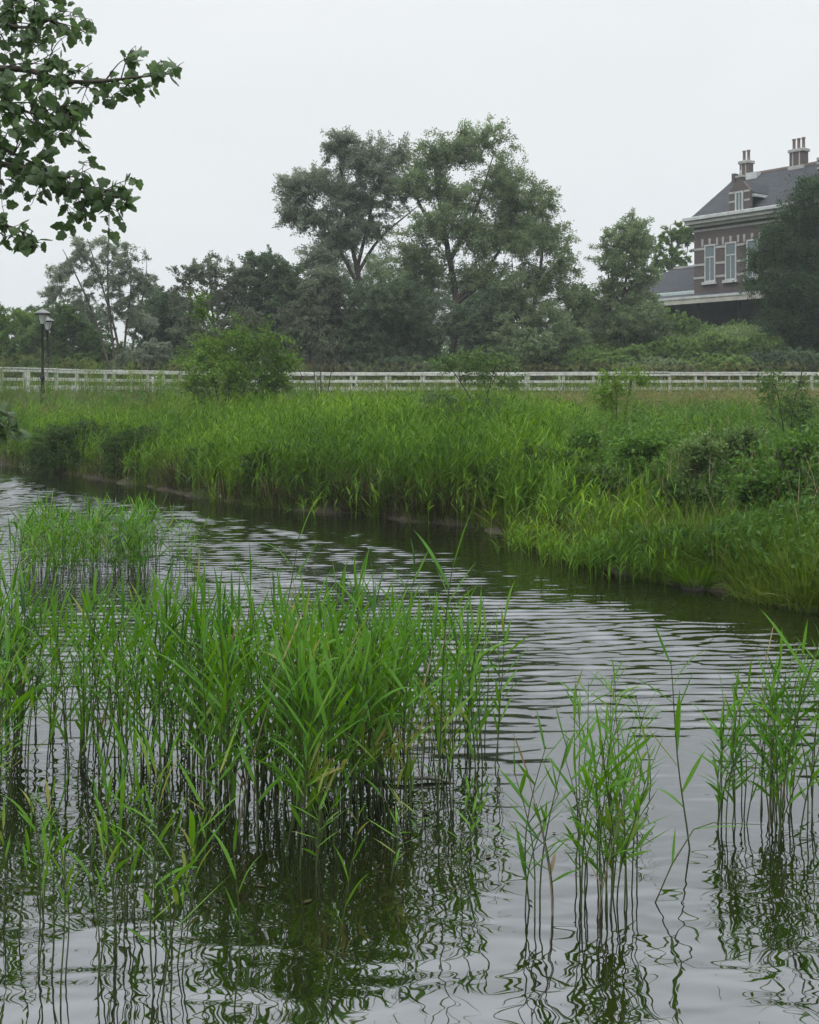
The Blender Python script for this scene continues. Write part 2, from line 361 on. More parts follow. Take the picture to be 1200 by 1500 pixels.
# reeds: main stand (left and middle), thinner to the right
st = Strips()
x, y = sample(6500, -250, 1000, .25, 40); r = rightness(x, y); keep = rng.uniform(0, 1, len(x)) > r * .97; x, y, r = x[keep], y[keep], r[keep]
s = sdist(x, y)
h = (1.42 + .34 * wob(x, y, .9, 11) + .34 * wob(x, y, 2.6, 12)) * (1 - .38 * r) * np.interp(s, [0, 1, 3, 12, 30], [.72, .95, 1.05, .92, .8]) * rng.uniform(.8, 1.15, len(x))
reed_plants(st, x, y, h, .30, 7, .35, .021)
cx_, cy_ = sample(1000, -250, 960, .15, 18); kk = 13; r = rightness(cx_, cy_); keep = rng.uniform(0, 1, len(cx_)) > r * .93; cx_, cy_ = cx_[keep], cy_[keep]
ch = rng.uniform(1.15, 2.0, len(cx_)) * (1 - .4 * rightness(cx_, cy_)) * np.interp(sdist(cx_, cy_), [0, 1.5, 6], [.65, .95, .85])
x = np.repeat(cx_, kk) + rng.normal(0, .20, len(cx_) * kk); y = np.repeat(cy_, kk) + rng.normal(0, .20, len(cx_) * kk); reed_plants(st, x, y, np.repeat(ch, kk) * rng.uniform(.7, 1.08, len(x)), .32, 7, .35, .024)
x, y = sample(2000, -250, 760, .05, 2.2); keep = wob(x, y, 1.3, 21) > -.32; x, y = x[keep], y[keep]
h = (1.30 + .45 * wob(x, y, .9, 11)) * rng.uniform(.55, 1.1, len(x)); reed_plants(st, x, y, h, .30, 7, .3, .021)
x, y = sample(2600, 700, 1450, 7, 45); reed_plants(st, x, y, rng.uniform(.55, 1.1, len(x)), .34, 5, .2, .018)
for (px, py, n_, hh) in [(20, 683, 30, .9), (95, 692, 34, 1.1), (235, 712, 46, 1.2), (300, 726, 26, .7), (365, 738, 50, 1.3), (455, 748, 60, 1.25), (500, 752, 34, .7), (585, 760, 40, .9), (655, 768, 50, 1.1), (715, 772, 40, .8)]:
    Yc = yb(py) + .25; x = wx(px, Yc) + rng.normal(0, .38, n_); y = Yc + rng.normal(0, .22, n_); reed_plants(st, x, y, hh * rng.uniform(.55, 1.1, n_), .34, 7, .2, .026)
tag(st.build('bank_reeds', M['bank_reed']), 'tall bright green reed stand along the far bank', 'reeds', kind='stuff')
# grass
st = Strips()
x, y = sample(6500, -250, 1450, .1, 60); r = rightness(x, y); h = (.62 + .2 * wob(x, y, 1.2, 13)) * rng.uniform(.6, 1.2, len(x)); tufts(st, x, y, h, 8, .3, .012)
x, y = sample(3200, 700, 1450, .05, 8); h = (.48 + .30 * wob(x, y, 2.0, 17)).clip(.15) * rng.uniform(.5, 1.3, len(x)); tufts(st, x, y, h, 9, .3, .011, .42)
x, y = sample(3600, -250, 1450, -.15, .7); keep = wob(x, y, 2.4, 19) > -.2; x, y = x[keep], y[keep]; h = .42 * rng.uniform(.5, 1.3, len(x)); tufts(st, x, y, h, 8, .25, .010, .6)
px = rng.uniform(-250, 1450, 5000); y = rng.uniform(48, 67, 5000); x = (px - 600) * y / F; ok = (y < fence_y(x) - .6) & (y > fence_y(x) - 9) & (sdist(x, y) > 3); x, y = x[ok], y[ok]; tufts(st, x, y, rng.uniform(.75, 1.3, len(x)), 8, .3, .014, .2)
tag(st.build('bank_grass', M['bank_grass']), 'rough green grass covering the far bank', 'grass', kind='stuff')
# leafy weeds on the right-hand bank
x, y = sample(8500, 560, 1450, .15, 26); k = 18
keep = wob(x, y, .9, 31) > -.25; x, y = x[keep], y[keep]; hh = (.65 + .55 * wob(x, y, 1.6, 33)).clip(.2) * rng.uniform(.6, 1.3, len(x)) * np.interp(sdist(x, y), [0, 3], [.5, 1.1])
n = len(x); C = np.repeat(np.stack([x, y, ground_z(x, y)], -1), k, 0); f = rng.uniform(.25, 1, n * k); C[:, 2] += np.repeat(hh, k) * f; C[:, :2] += rng.normal(0, .10, (n * k, 2))
A = unit(rng.normal(0, 1, (n * k, 3)) + np.array([0, 0, .35])); V = leaf_quads(C, A, rng.uniform(.06, .17, n * k), rng.uniform(.02, .06, n * k))
tag(link('bank_weeds', quads_mesh('bank_weeds', V), M['bank_forb']), 'leafy green weeds on the right bank', 'weeds', kind='stuff')
# old brown thatch under the reeds
st = Strips()
x, y = sample(5200, -250, 900, .0, 2.0); h = (.62 + .75 * wob(x, y, 1.3, 51)).clip(.12) * rng.uniform(.5, 1.2, len(x)) * np.where(600 + F * x / y > 720, .5, 1); tufts(st, x, y, h, 7, .25, .014, .35)
tag(st.build('reed_thatch', M['thatch']), 'dark old reed litter along the foot of the far bank', 'reed litter', kind='stuff')
# dry stalks and seed heads
st = Strips()
def stalks(x, y, h, wid, lean):
    n = len(x); P = np.stack([x, y, ground_z(x, y)], -1)
    st.add(blades(P, rng.uniform(0, 6.283, n), np.pi / 2 - np.abs(rng.normal(0, lean, n)), rng.uniform(0, .5, n), h, np.full(n, wid), (1, .9, .8, .4), 1.5))
x, y = sample(1500, -250, 1450, 1.0, 30); stalks(x, y, rng.uniform(.6, 1.35, len(x)), .009, .25)
x, y = sample(900, -200, 720, .0, 1.1); stalks(x, y, rng.uniform(.3, 1.0, len(x)), .010, .35)
x, y = sample(420, 380, 700, .0, 1.4); stalks(x, y, rng.uniform(.4, 1.1, len(x)), .012, .18)
x, y = sample(700, 700, 1450, .0, 3); stalks(x, y, rng.uniform(.2, .7, len(x)), .009, .5)
tag(st.build('dry_stalks', M['dry']), 'pale dead stalks along the foot of the far bank', 'dry stalks', kind='stuff')
st = Strips()
px = rng.uniform(-300, 1500, 12000); y = rng.uniform(42, 67, 12000); x = (px - 600) * y / F; ok = (y < fence_y(x) - .8) & (y > fence_y(x) - 22) & (sdist(x, y) > 6); x, y = x[ok], y[ok]
n = len(x); P = np.stack([x, y, ground_z(x, y)], -1); h = rng.uniform(.75, 1.2, n) + .5 * smooth(-7, -2, y - fence_y(x)); az = rng.uniform(0, 6.283, n)
st.add(blades(P, az, np.full(n, 1.45), rng.uniform(0, .4, n), h, np.full(n, .008), (1, .9, .8, .5), 1.5))
P2 = P.copy(); P2[:, 2] += h * .93
for _ in range(3): st.add(blades(P2 + rng.normal(0, .03, P2.shape), rng.uniform(0, 6.283, n), rng.uniform(.8, 1.5, n), rng.uniform(.2, .9, n), rng.uniform(.12, .24, n), np.full(n, .022), (.4, 1, .8, .2), 1.5))
tag(st.build('seeding_grass', M['seed']), 'mauve brown seeding grass below the white fence', 'grass', kind='stuff')

# ------------------------------------------------------------------ trees and shrubs
def catmull(P, m=5):
    P = [Vector(p) for p in P]
    if len(P) < 3: return [P[0].lerp(P[-1], i / m) for i in range(m + 1)]
    E = [P[0] * 2 - P[1]] + P + [P[-1] * 2 - P[-2]]; out = []
    for i in range(1, len(E) - 2):
        a, b, c, d = E[i - 1:i + 3]
        for j in range(m):
            t = j / m; out.append(.5 * ((2 * b) + (c - a) * t + (2 * a - 5 * b + 4 * c - d) * t * t + (3 * b - a - 3 * c + d) * t ** 3))
    return out + [P[-1]]
def tree(name, label, cat, Y, trunks, lobes, leaf_m, nleaf, L=(.10, .2), W=(.035, .06), r0=.25, bark='bark', twigs=16, group=None,
         up=.45, sig=.15, spray=.085, perleaf=105, gap=.6, gap_at=.8, base=None, flat=1.0, depth=1.0, tw=.018):
    """trunks: polylines of (px, py[, dY]) ; lobes: (px, py, rx, ry[, dY[, share]]) in photo pixels at distance Y"""
    def pt(p): yy = Y + (p[2] if len(p) > 2 else 0); return at(p[0], p[1], yy)
    T = Tubes(); nodes = []; lows = []
    for i, tr in enumerate(trunks):
        P = [pt(p) for p in tr]
        if i == 0 or tr[0][1] >= 540 or base == 'all':
            gz = float(ground_z(P[0].x, P[0].y)) - .08
            P[0].z = gz if P[0].z > gz - 3 else P[0].z
            P[0].z = gz
        P = catmull(P); rr = r0 if i == 0 else r0 * (.8 if tr[0][1] >= 540 else .5)
        rad = [max(.012, rr * (1 - .80 * k / (len(P) - 1))) for k in range(len(P))]
        T.add(P, rad, 7); nodes += [(p, q) for p, q in zip(P[2:], rad[2:])]
        if i == 0: lows = P[0]
    o = empty(name, lows); tag(o, label, cat, group)
    B = Tubes(); C = []; A = []
    if cat == 'sapling' and nleaf > 500: lobes = [(l[0], l[1] + l[3] * .25, l[2] * 1.6, l[3] * 1.6) for l in lobes]; nleaf = int(nleaf * .62)
    nleaf = int(nleaf * (1.9 if Y > 70 else 1.8))
    if Y > 70: L = (L[0] * 1.15, L[1] * 1.15); W = (W[0] * 1.35, W[1] * 1.35)
    px_m = F / Y
    # crown volume: many spray tips scattered through the union of the lobes, each joined to the nearest branch
    EL = []
    for l in lobes:
        c = pt((l[0], l[1], l[4] if len(l) > 4 else random.uniform(-.5, .5) * depth * l[2] / px_m)); EL.append((np.array(tuple(c)), np.array([l[2] / px_m, l[2] / px_m * depth, l[3] / px_m]), l[5] if len(l) > 5 else 1))
    wt = np.array([e[1][0] * e[1][2] * e[2] for e in EL]); ext = max(max(e[0][2] + e[1][2] for e in EL) - min(e[0][2] - e[1][2] for e in EL), .5)
    sl = min(1.25, max(.16, ext * spray)); per = max(14, int(perleaf)); na = max(12, int(nleaf / per)); tips = []
    ph = rng.uniform(0, 6.283, 6); fr_ = rng.uniform(1.5, 3.4, (6, 3)) / max(1.0, sl * 2.6) * rng.choice([-1, 1], (6, 3))
    while len(tips) < na:
        e = EL[rng.choice(len(EL), p=wt / wt.sum())]; d = unit(rng.normal(size=3)); q = e[0] + d * e[1] * (rng.uniform(0, 1) ** .45) * rng.uniform(.85, 1.12)
        if gap and np.sin(fr_ @ q + ph).sum() < -gap_at and rng.uniform() < gap: continue
        tips.append(q)
    tips = np.array(tips); nd = np.array([tuple(p) for p, _ in nodes]); order = np.argsort([np.min(np.linalg.norm(nd - q, axis=1)) for q in tips]); NL = list(nd)
    for k_ in order:
        q = tips[k_]; arr = np.array(NL); dd = np.linalg.norm(arr - q, axis=1) + np.maximum(0, arr[:, 2] - q[2]) * .9; a0 = Vector(arr[int(np.argmin(dd))]); e = Vector(q); ln = (e - a0).length
        m = a0.lerp(e, .5) + Vector((random.gauss(0, .07), random.gauss(0, .07), up * .35 + random.gauss(0, .05))) * ln
        tp = catmull([a0, m, e], 4); r1 = min(r0 * .3, tw + .010 * ln * min(1, r0 * 4)); B.add(tp, [r1 * (1 - .82 * k / (len(tp) - 1)) for k in range(len(tp))], 3)
        for v in tp[3:]: NL.append(tuple(v))
        k = max(4, int(per * random.uniform(.45, 1.5))); d1 = (tp[-1] - tp[-3]).normalized(); back = min(ln, sl * .75)
        dirv = np.array(tuple((d1 + Vector((random.gauss(0, .35), random.gauss(0, .35), up * .6 + random.gauss(0, .3)))).normalized())); t = rng.uniform(-1, .75, k)
        base_ = np.array(tuple(e)); pos = np.where(t[:, None] < 0, base_ + np.array(tuple(d1)) * (t * back)[:, None], base_ + dirv * (t * sl)[:, None])
        C.append(pos + rng.normal(0, 1, (k, 3)) * (sl * .17 * (1 - .55 * np.abs(t)))[:, None]); A.append(unit(dirv * .8 + rng.normal(0, .62, (k, 3)) + np.array([0, 0, -.12])))
    C = np.concatenate(C); A = np.concatenate(A); n = len(C)
    V = leaf_quads(C, A, rng.uniform(*L, n), rng.uniform(*W, n))
    off = Vector(lows)
    V = V - np.array(tuple(off)); T.V = [v - off for v in T.V]; B.V = [v - off for v in B.V]
    T.Q += [tuple(i_ + T.n for i_ in q_) for q_ in B.Q]; T.V += B.V; T.build('trunk', M[bark], o)
    link('crown', quads_mesh('crown', V), M[leaf_m], o)
    return o

G1 = 'trees behind the white fence'
tree('willow_tree', 'tall willow with spreading left half of the central pair and bare twigs on top', 'tree', 82,
     [[(560, 575), (536, 480), (524, 400), (508, 320), (497, 215)], [(530, 430, 0), (478, 330, -1), (432, 280, -1)], [(524, 400), (556, 350), (612, 302)], [(524, 390), (545, 300), (548, 230)]],
     [(498, 222, 26, 30), (548, 240, 36, 36), (470, 268, 34, 26), (437, 276, 30, 22), (512, 295, 42, 34), (448, 316, 34, 22), (570, 285, 32, 36), (500, 345, 42, 28), (476, 378, 40, 26), (545, 335, 32, 26), (590, 232, 22, 26), (430, 300, 22, 18)],
     'willow_grey', 42000, (.12, .24), (.04, .07), .28, group=G1)
tree('willow_tree', 'tallest broad willow with a dark forked trunk right of the centre', 'tree', 80,
     [[(662, 575), (664, 500), (668, 440), (655, 360), (640, 270), (636, 220)], [(668, 445), (700, 422), (728, 411)], [(660, 380), (696, 310), (722, 230)], [(655, 360), (615, 300), (600, 250)], [(668, 440), (730, 370), (760, 290)]],
     [(640, 222, 36, 30), (694, 218, 30, 30), (732, 232, 34, 40), (620, 262, 34, 32), (672, 285, 44, 34), (745, 285, 44, 38), (770, 262, 24, 22), (640, 330, 42, 32), (705, 345, 46, 36), (760, 335, 40, 36), (640, 395, 44, 34), (705, 410, 46, 34), (610, 360, 34, 34), (720, 200, 20, 16), (575, 400, 34, 30)],
     'willow', 50000, (.12, .24), (.04, .07), .33, group=G1, gap=.85, gap_at=.3)
tree('willow_tree', 'slender pale willow on the right edge of the central tree group', 'tree', 79,
     [[(778, 575), (771, 495), (788, 420), (796, 340), (790, 290)], [(788, 420), (812, 390), (830, 370)], [(772, 480), (755, 420), (750, 380)]],
     [(792, 300, 30, 26), (806, 348, 34, 30), (768, 360, 34, 34), (824, 388, 24, 28), (795, 405, 36, 30), (760, 430, 38, 30), (830, 425, 30, 24), (790, 470, 40, 30)],
     'willow', 22000, (.11, .22), (.035, .06), .2, group=G1)
tree('hawthorn_tree', 'brownish dense hawthorn with spiky outline behind the bright bush', 'tree', 78,
     [[(318, 575), (316, 500), (308, 430)], [(316, 500), (340, 440), (352, 410)], [(316, 480), (285, 430), (268, 405)]],
     [(280, 402, 26, 20), (312, 398, 26, 24), (345, 408, 26, 24), (330, 440, 40, 30), (285, 445, 34, 28), (300, 490, 46, 34), (350, 480, 40, 36)],
     'hawthorn', 24000, (.08, .17), (.04, .07), .2, 'bark', 26, group=G1)
tree('alder_tree', 'dark round-topped tree between the brownish hawthorn and the tall willows', 'tree', 80,
     [[(398, 575), (398, 480), (394, 400)], [(398, 480), (425, 430), (430, 400)]],
     [(388, 392, 34, 26), (420, 405, 30, 30), (372, 425, 32, 26), (410, 448, 42, 32), (380, 485, 46, 40), (430, 490, 40, 36)],
     'dark_leaf', 34000, (.10, .2), (.05, .09), .22, group=G1)
tree('willow_tree', 'feathery thin-leaved willow with many bare upright stems left of the hawthorn', 'tree', 76,
     [[(178, 575), (172, 500), (150, 420), (128, 350)], [(178, 575), (185, 480), (192, 420), (186, 360)], [(172, 560), (140, 470), (110, 400), (92, 365)], [(180, 560), (200, 480), (212, 420), (215, 390)], [(174, 560), (160, 450), (158, 390), (160, 350)]],
     [(120, 372, 26, 24), (155, 368, 26, 24), (188, 380, 24, 24), (92, 402, 26, 24), (140, 405, 30, 24), (185, 415, 28, 24), (212, 420, 16, 22), (75, 432, 18, 16), (110, 440, 34, 20, 0, .7), (170, 450, 34, 22, 0, .7), (205, 465, 28, 26, 0, .7)],
     'willow_grey', 15000, (.10, .22), (.03, .05), .11, 'bark', 26, group=G1, up=.8)
# shrubs and lower trees filling the foot of the group
def bush(label, Y, lobes, leaf_m, nleaf, name='shrub', cat='shrub', group='shrubs at the foot of the trees', stem=None, L=(.09, .19), W=(.04, .08), r0=.07, **kw):
    cx = sum(l[0] * l[2] for l in lobes) / sum(l[2] for l in lobes); top = min(l[1] for l in lobes); low = max(l[1] + l[3] for l in lobes)
    if group == 'bushes on the meadow':
        for l in list(lobes):
            xg = wx(l[0], Y); pg = HY + (H - float(ground_z(xg, Y))) * F / Y
            if pg > l[1] + l[3] * .5: lobes = lobes + [(l[0], (l[1] * .4 + pg * .6), l[2] * 1.1, max(6, (pg - l[1]) * .45))]
    tr = stem or [[(cx, low + 30), (cx + 4, (low + top) / 2), (cx - 2, top + 6)], [(cx + 3, low + 20), (cx + 14, (low + top) / 2 + 5), (cx + 26, top + 18)], [(cx - 3, low + 20), (cx - 16, (low + top) / 2), (cx - 26, top + 16)]]
    return tree(name, label, cat, Y, tr, lobes, leaf_m, int(nleaf * (1.5 if Y > 70 else 1)), L, W, r0, twigs=kw.pop('twigs', 14), group=group, **kw)
bush('brown-grey twiggy shrub below the left tall willow', 77, [(470, 425, 34, 34), (450, 470, 38, 36), (490, 475, 36, 40), (470, 520, 46, 30)], 'hawthorn', 24000)
bush('dark dull shrub under the gap between the two tall willows', 76.5, [(545, 440, 38, 34), (540, 490, 46, 40), (590, 450, 36, 40), (560, 530, 54, 28)], 'dark_leaf', 30000)
bush('dark dense shrub hiding the foot of the broad willow', 77.5, [(610, 500, 44, 40), (700, 480, 46, 40), (730, 450, 36, 34), (720, 525, 50, 28), (630, 535, 44, 22)], 'dark_leaf', 36000)
bush('grey-green shrub under the slender pale willow', 76, [(780, 515, 40, 30), (830, 500, 36, 32), (745, 500, 34, 40), (820, 535, 44, 18)], 'willow', 20000)
bush('light green shrub in front of the low station roof', 84, [(850, 440, 26, 24), (868, 470, 30, 26), (840, 480, 28, 26), (880, 505, 34, 26)], 'mid_leaf', 15000)
bush('pale grey-green bush low behind the fence beside the willow stems', 73.5, [(200, 525, 26, 16), (230, 518, 24, 20), (180, 537, 24, 12), (215, 540, 40, 12)], 'willow_grey', 9000)
bush('dark bush behind the lamp posts', 80, [(90, 470, 34, 30), (60, 500, 40, 32), (120, 500, 40, 32), (90, 530, 56, 24), (150, 525, 36, 24)], 'mid_leaf', 22000)
bush('dark wood-edge shrub between thin willow and hawthorn', 84, [(245, 450, 32, 28), (225, 480, 36, 34), (262, 490, 36, 36), (245, 530, 46, 24)], 'dark_leaf', 22000)
bush('bright green tree by the left picture edge', 88, [(10, 468, 26, 22), (40, 480, 26, 22), (-20, 475, 34, 30), (15, 510, 40, 30), (-30, 520, 44, 34)], 'fresh_leaf', 18000, 'leafy_tree', 'tree', G1, r0=.2)
bush('dark distant tree just above the lamp heads', 104, [(62, 462, 22, 16), (40, 470, 26, 20), (85, 475, 28, 26), (130, 470, 36, 34)], 'dark_leaf', 14000, 'leafy_tree', 'tree', G1, r0=.2)
bush('dark distant tree peeping over between willow and hawthorn', 104, [(225, 430, 22, 16), (240, 445, 22, 20), (205, 455, 26, 26), (260, 455, 26, 24)], 'dark_leaf', 12000, 'leafy_tree', 'tree', G1, r0=.2)
bush('distant dark tree filling the gap behind the central willows', 108, [(560, 400, 40, 34), (620, 430, 44, 36), (500, 420, 44, 40), (450, 440, 40, 34), (700, 440, 46, 40), (770, 450, 40, 30), (640, 480, 60, 50), (520, 490, 70, 50)], 'dark_leaf', 34000, 'leafy_tree', 'tree', G1, r0=.3)
tree('willow_tree', 'loose green tree standing in front of the low slate roof', 'tree', 80,
     [[(905, 560), (907, 490), (912, 440), (922, 380), (928, 330)], [(912, 440), (935, 400), (948, 380)], [(910, 450), (893, 410), (888, 375)]],
     [(930, 335, 18, 22), (910, 352, 28, 22), (938, 362, 20, 22), (888, 376, 20, 22), (918, 392, 38, 28), (945, 405, 20, 26), (900, 430, 40, 28), (938, 445, 32, 28), (925, 465, 46, 28), (885, 480, 40, 26), (955, 485, 32, 20)],
     'willow', 34000, (.10, .2), (.04, .07), .16, group=G1)
tree('leafy_tree', 'brighter yellow-green tree rising behind the low slate roof', 'tree', 118,
     [[(988, 560), (986, 450), (984, 370), (982, 330)], [(986, 450), (1003, 390), (1010, 340)]],
     [(975, 352, 14, 18), (995, 345, 16, 18), (985, 380, 22, 22), (1008, 350, 10, 24), (965, 385, 14, 20), (1000, 395, 18, 20)],
     'fresh_leaf', 9000, (.12, .24), (.06, .1), .16, group=G1)
bush('bright green bush against the dark platform wall', 82, [(1000, 478, 26, 18), (965, 470, 28, 22), (1020, 490, 20, 14), (940, 495, 34, 22), (985, 500, 36, 18)], 'slope_leaf', 15000)
tree('pine_tree', 'dark dense pine hiding the right half of the brick station', 'tree', 79,
     [[(1205, 575), (1204, 480), (1200, 380), (1186, 280)], [(1203, 450), (1150, 420), (1100, 395)], [(1203, 430), (1240, 380), (1270, 360)], [(1202, 400), (1160, 370), (1125, 345)]],
     [(1184, 288, 20, 26), (1205, 275, 22, 18), (1165, 318, 24, 20), (1200, 325, 40, 28), (1135, 345, 26, 16), (1150, 372, 40, 24), (1112, 385, 26, 14), (1200, 380, 46, 34), (1125, 415, 32, 18), (1170, 430, 50, 34), (1230, 430, 50, 50), (1150, 470, 40, 28), (1210, 490, 50, 36), (1185, 520, 56, 26), (1240, 350, 40, 40), (1280, 420, 44, 60), (1260, 500, 50, 40)],
     'pine', 120000, (.10, .22), (.03, .055), .32, 'bark_dark', 24, group=G1, sig=.32)
for i, (px, lab) in enumerate([(-70, 'left of the picture edge'), (25, 'left of the lamps'), (120, 'right of the lamps'), (290, 'behind the bright elder bush'), (385, 'right of the bright elder bush'), (480, 'behind the bare sapling'), (590, 'under the gap between the tall willows'), (690, 'behind the leaning sapling'), (790, 'under the slender pale willow')]):
    bush('low dark undergrowth shrub just behind the fence, ' + lab, 75 + (i % 3) * .8, [(px - 34, 545, 34, 16), (px, 540, 40, 20), (px + 34, 546, 34, 16), (px, 558, 60, 12)], ['dark_leaf', 'mid_leaf', 'hawthorn'][i % 3] if i > 2 else 'mid_leaf', 13000)
n = 70000; x = rng.uniform(-110, 40, n); y = rng.uniform(118, 135, n); top = 6.5 + 2.2 * wob(x, y * 0, .25, 71) + 1.0 * wob(x, y, .9, 72)
C = np.stack([x, y, 2.4 + top * rng.uniform(0, 1, n) ** .8], -1)
tag(link('far_wood', quads_mesh('far_wood', leaf_quads(C, unit(rng.normal(0, 1, (n, 3))), rng.uniform(.25, .5, n), rng.uniform(.14, .26, n))), M['dark_leaf']), 'low dark wood far behind the trees along the horizon', 'wood', kind='stuff')
# bushy slope right of the trees
nb = 0
for (px, py, rx, ry, Y, m, lab) in [(860, 530, 40, 18, 75, 'slope_leaf', 'low leafy bush at the left foot of the green slope'),
        (925, 528, 44, 20, 76, 'slope_leaf', 'low leafy bush on the green slope below the loose tree'),
        (985, 518, 46, 22, 77.5, 'slope_leaf', 'low leafy bush on the slope below the bright green bush'),
        (1045, 508, 44, 20, 79, 'slope_leaf', 'leafy bush on top of the slope below the platform ledge'),
        (1105, 512, 44, 22, 78, 'slope_leaf', 'leafy bush on the slope left of the pine foot'),
        (1050, 533, 60, 14, 74.5, 'slope_leaf', 'low bush along the fence below the platform ledge'),
        (960, 538, 50, 12, 74, 'willow', 'greyish low bush along the fence below the low slate roof'),
        (1150, 530, 60, 18, 75, 'dark_leaf', 'dark low bush at the foot of the pine')]:
    bush(lab, Y, [(px, py, rx, ry), (px - rx * .6, py + 5, rx * .6, ry * .8), (px + rx * .6, py + 4, rx * .6, ry * .8), (px + rx * .1, py - ry * .4, rx * .5, ry * .6)], m, 15000, group='bushes covering the slope behind the fence', L=(.09, .18), W=(.05, .1))
# ivy and brambles covering the railway slope
n = 60000; x = rng.uniform(2, 46, n); y = rng.uniform(73, 86, n); x[45000:] = rng.uniform(-36, 46, 15000); y[45000:] = rng.uniform(69.5, 77, 15000); z = ground_z(x, y)
C = np.stack([x, y, z + rng.uniform(0, .55, n) * (1.2 + wob(x, y, 1.4, 41))], -1)
tag(link('slope_undergrowth', quads_mesh('slope_undergrowth', leaf_quads(C, unit(rng.normal(0, 1, (n, 3)) + np.array([0, -.2, .2])), rng.uniform(.1, .22, n), rng.uniform(.06, .13, n))), M['slope_leaf']), 'leafy undergrowth covering the slope behind the fence', 'undergrowth', kind='stuff')
# shrubs and saplings on the meadow, this side of the fence; added dark leaf masses for shade
tree('elder_bush', 'large fresh green bush standing before the white fence', 'bush', 44,
     [[(335, 590), (335, 540), (330, 490)], [(335, 585), (305, 520), (293, 440)], [(337, 585), (370, 530), (395, 490)]],
     [(262, 518, 9, 8, 0, .7), (424, 506, 11, 8, 0, .7), (348, 468, 8, 12, 0, .6), (378, 476, 9, 9, 0, .6), (300, 508, 30, 16), (345, 496, 34, 14), (392, 500, 26, 16), (415, 530, 18, 14), (266, 535, 16, 10), (400, 478, 10, 10, 0, .5), (285, 525, 22, 14), (325, 520, 34, 18), (375, 520, 36, 18), (405, 520, 16, 16), (310, 540, 50, 24), (365, 540, 50, 24), (400, 550, 26, 20), (285, 552, 28, 20), (320, 565, 54, 20), (380, 565, 50, 20), (350, 555, 50, 20), (335, 585, 56, 20), (375, 588, 40, 18), (296, 462, 12, 18, 0, .5), (310, 478, 12, 8, 0, .6), (292, 435, 7, 12, 0, .5)],
     'fresh_leaf', 11500, (.07, .14), (.04, .075), .05, 'bark', 22, sig=.12, up=.4, perleaf=30, spray=.13, gap=.8, gap_at=.5, tw=.01)
tree('elder_sapling', 'sparse sapling with a leaning dark stem in the middle of the meadow', 'sapling', 29,
     [[(706, 650), (697, 605), (678, 565), (655, 532)], [(690, 590), (720, 555), (735, 530)], [(697, 605), (660, 590), (635, 580)]],
     [(650, 530, 16, 8), (680, 524, 14, 10), (725, 530, 22, 12), (752, 558, 14, 8), (715, 558, 18, 10), (640, 582, 20, 8), (672, 592, 22, 10), (712, 592, 16, 10), (660, 612, 22, 10), (700, 620, 26, 12), (690, 545, 12, 10)],
     'mid_leaf', 5200, (.055, .11), (.03, .055), .020, 'bark_dark', 26, sig=.10, perleaf=9, gap=.3, spray=.17, tw=.006)
tree('sapling', 'bare thin sapling right of the large fresh green bush', 'sapling', 46,
     [[(470, 600), (470, 540), (468, 480), (471, 430)], [(470, 540), (455, 500), (448, 470)], [(470, 545), (492, 510), (505, 490)], [(470, 570), (440, 545), (420, 540)]],
     [(470, 450, 12, 22), (450, 490, 14, 16), (492, 505, 16, 16), (432, 545, 20, 10), (470, 500, 16, 20)],
     'hawthorn', 420, (.05, .1), (.02, .04), .03, 'bark', 34, sig=.1, perleaf=10, gap=0, spray=.10, tw=.008)
tree('elder_sapling', 'leafy young sapling poking up before the fence below the slope', 'sapling', 30,
     [[(905, 625), (903, 585), (900, 550)], [(904, 590), (925, 560), (940, 540)]],
     [(900, 560, 18, 12), (885, 575, 14, 10), (930, 546, 14, 8), (940, 556, 10, 8), (908, 592, 20, 12), (880, 550, 10, 6)],
     'fresh_leaf', 2800, (.05, .10), (.025, .045), .016, 'bark', 26, sig=.10, perleaf=9, gap=.55, gap_at=.2, spray=.17, tw=.006)
tree('elder_sapling', 'taller dark-stemmed sapling by the right picture edge', 'sapling', 24,
     [[(1158, 660), (1160, 610), (1172, 560), (1175, 540)], [(1160, 610), (1140, 580), (1130, 560)]],
     [(1175, 560, 12, 12), (1165, 585, 18, 12), (1185, 595, 14, 10), (1150, 610, 18, 12), (1175, 620, 16, 10), (1128, 562, 8, 8)],
     'mid_leaf', 2000, (.04, .085), (.022, .04), .014, 'bark_dark', 26, sig=.09, perleaf=9, gap=.55, gap_at=.2, spray=.17, tw=.005)
tree('elder_sapling', 'small sapling touching the fence rail left of the pine', 'sapling', 34,
     [[(1130, 620), (1132, 570), (1134, 545)]], [(1132, 548, 10, 8), (1122, 565, 12, 8), (1142, 562, 10, 8), (1130, 585, 12, 10)], 'fresh_leaf', 1200, (.05, .09), (.025, .04), .014, 'bark', 26, sig=.09, perleaf=9, gap=.55, gap_at=.2, spray=.17, tw=.005)
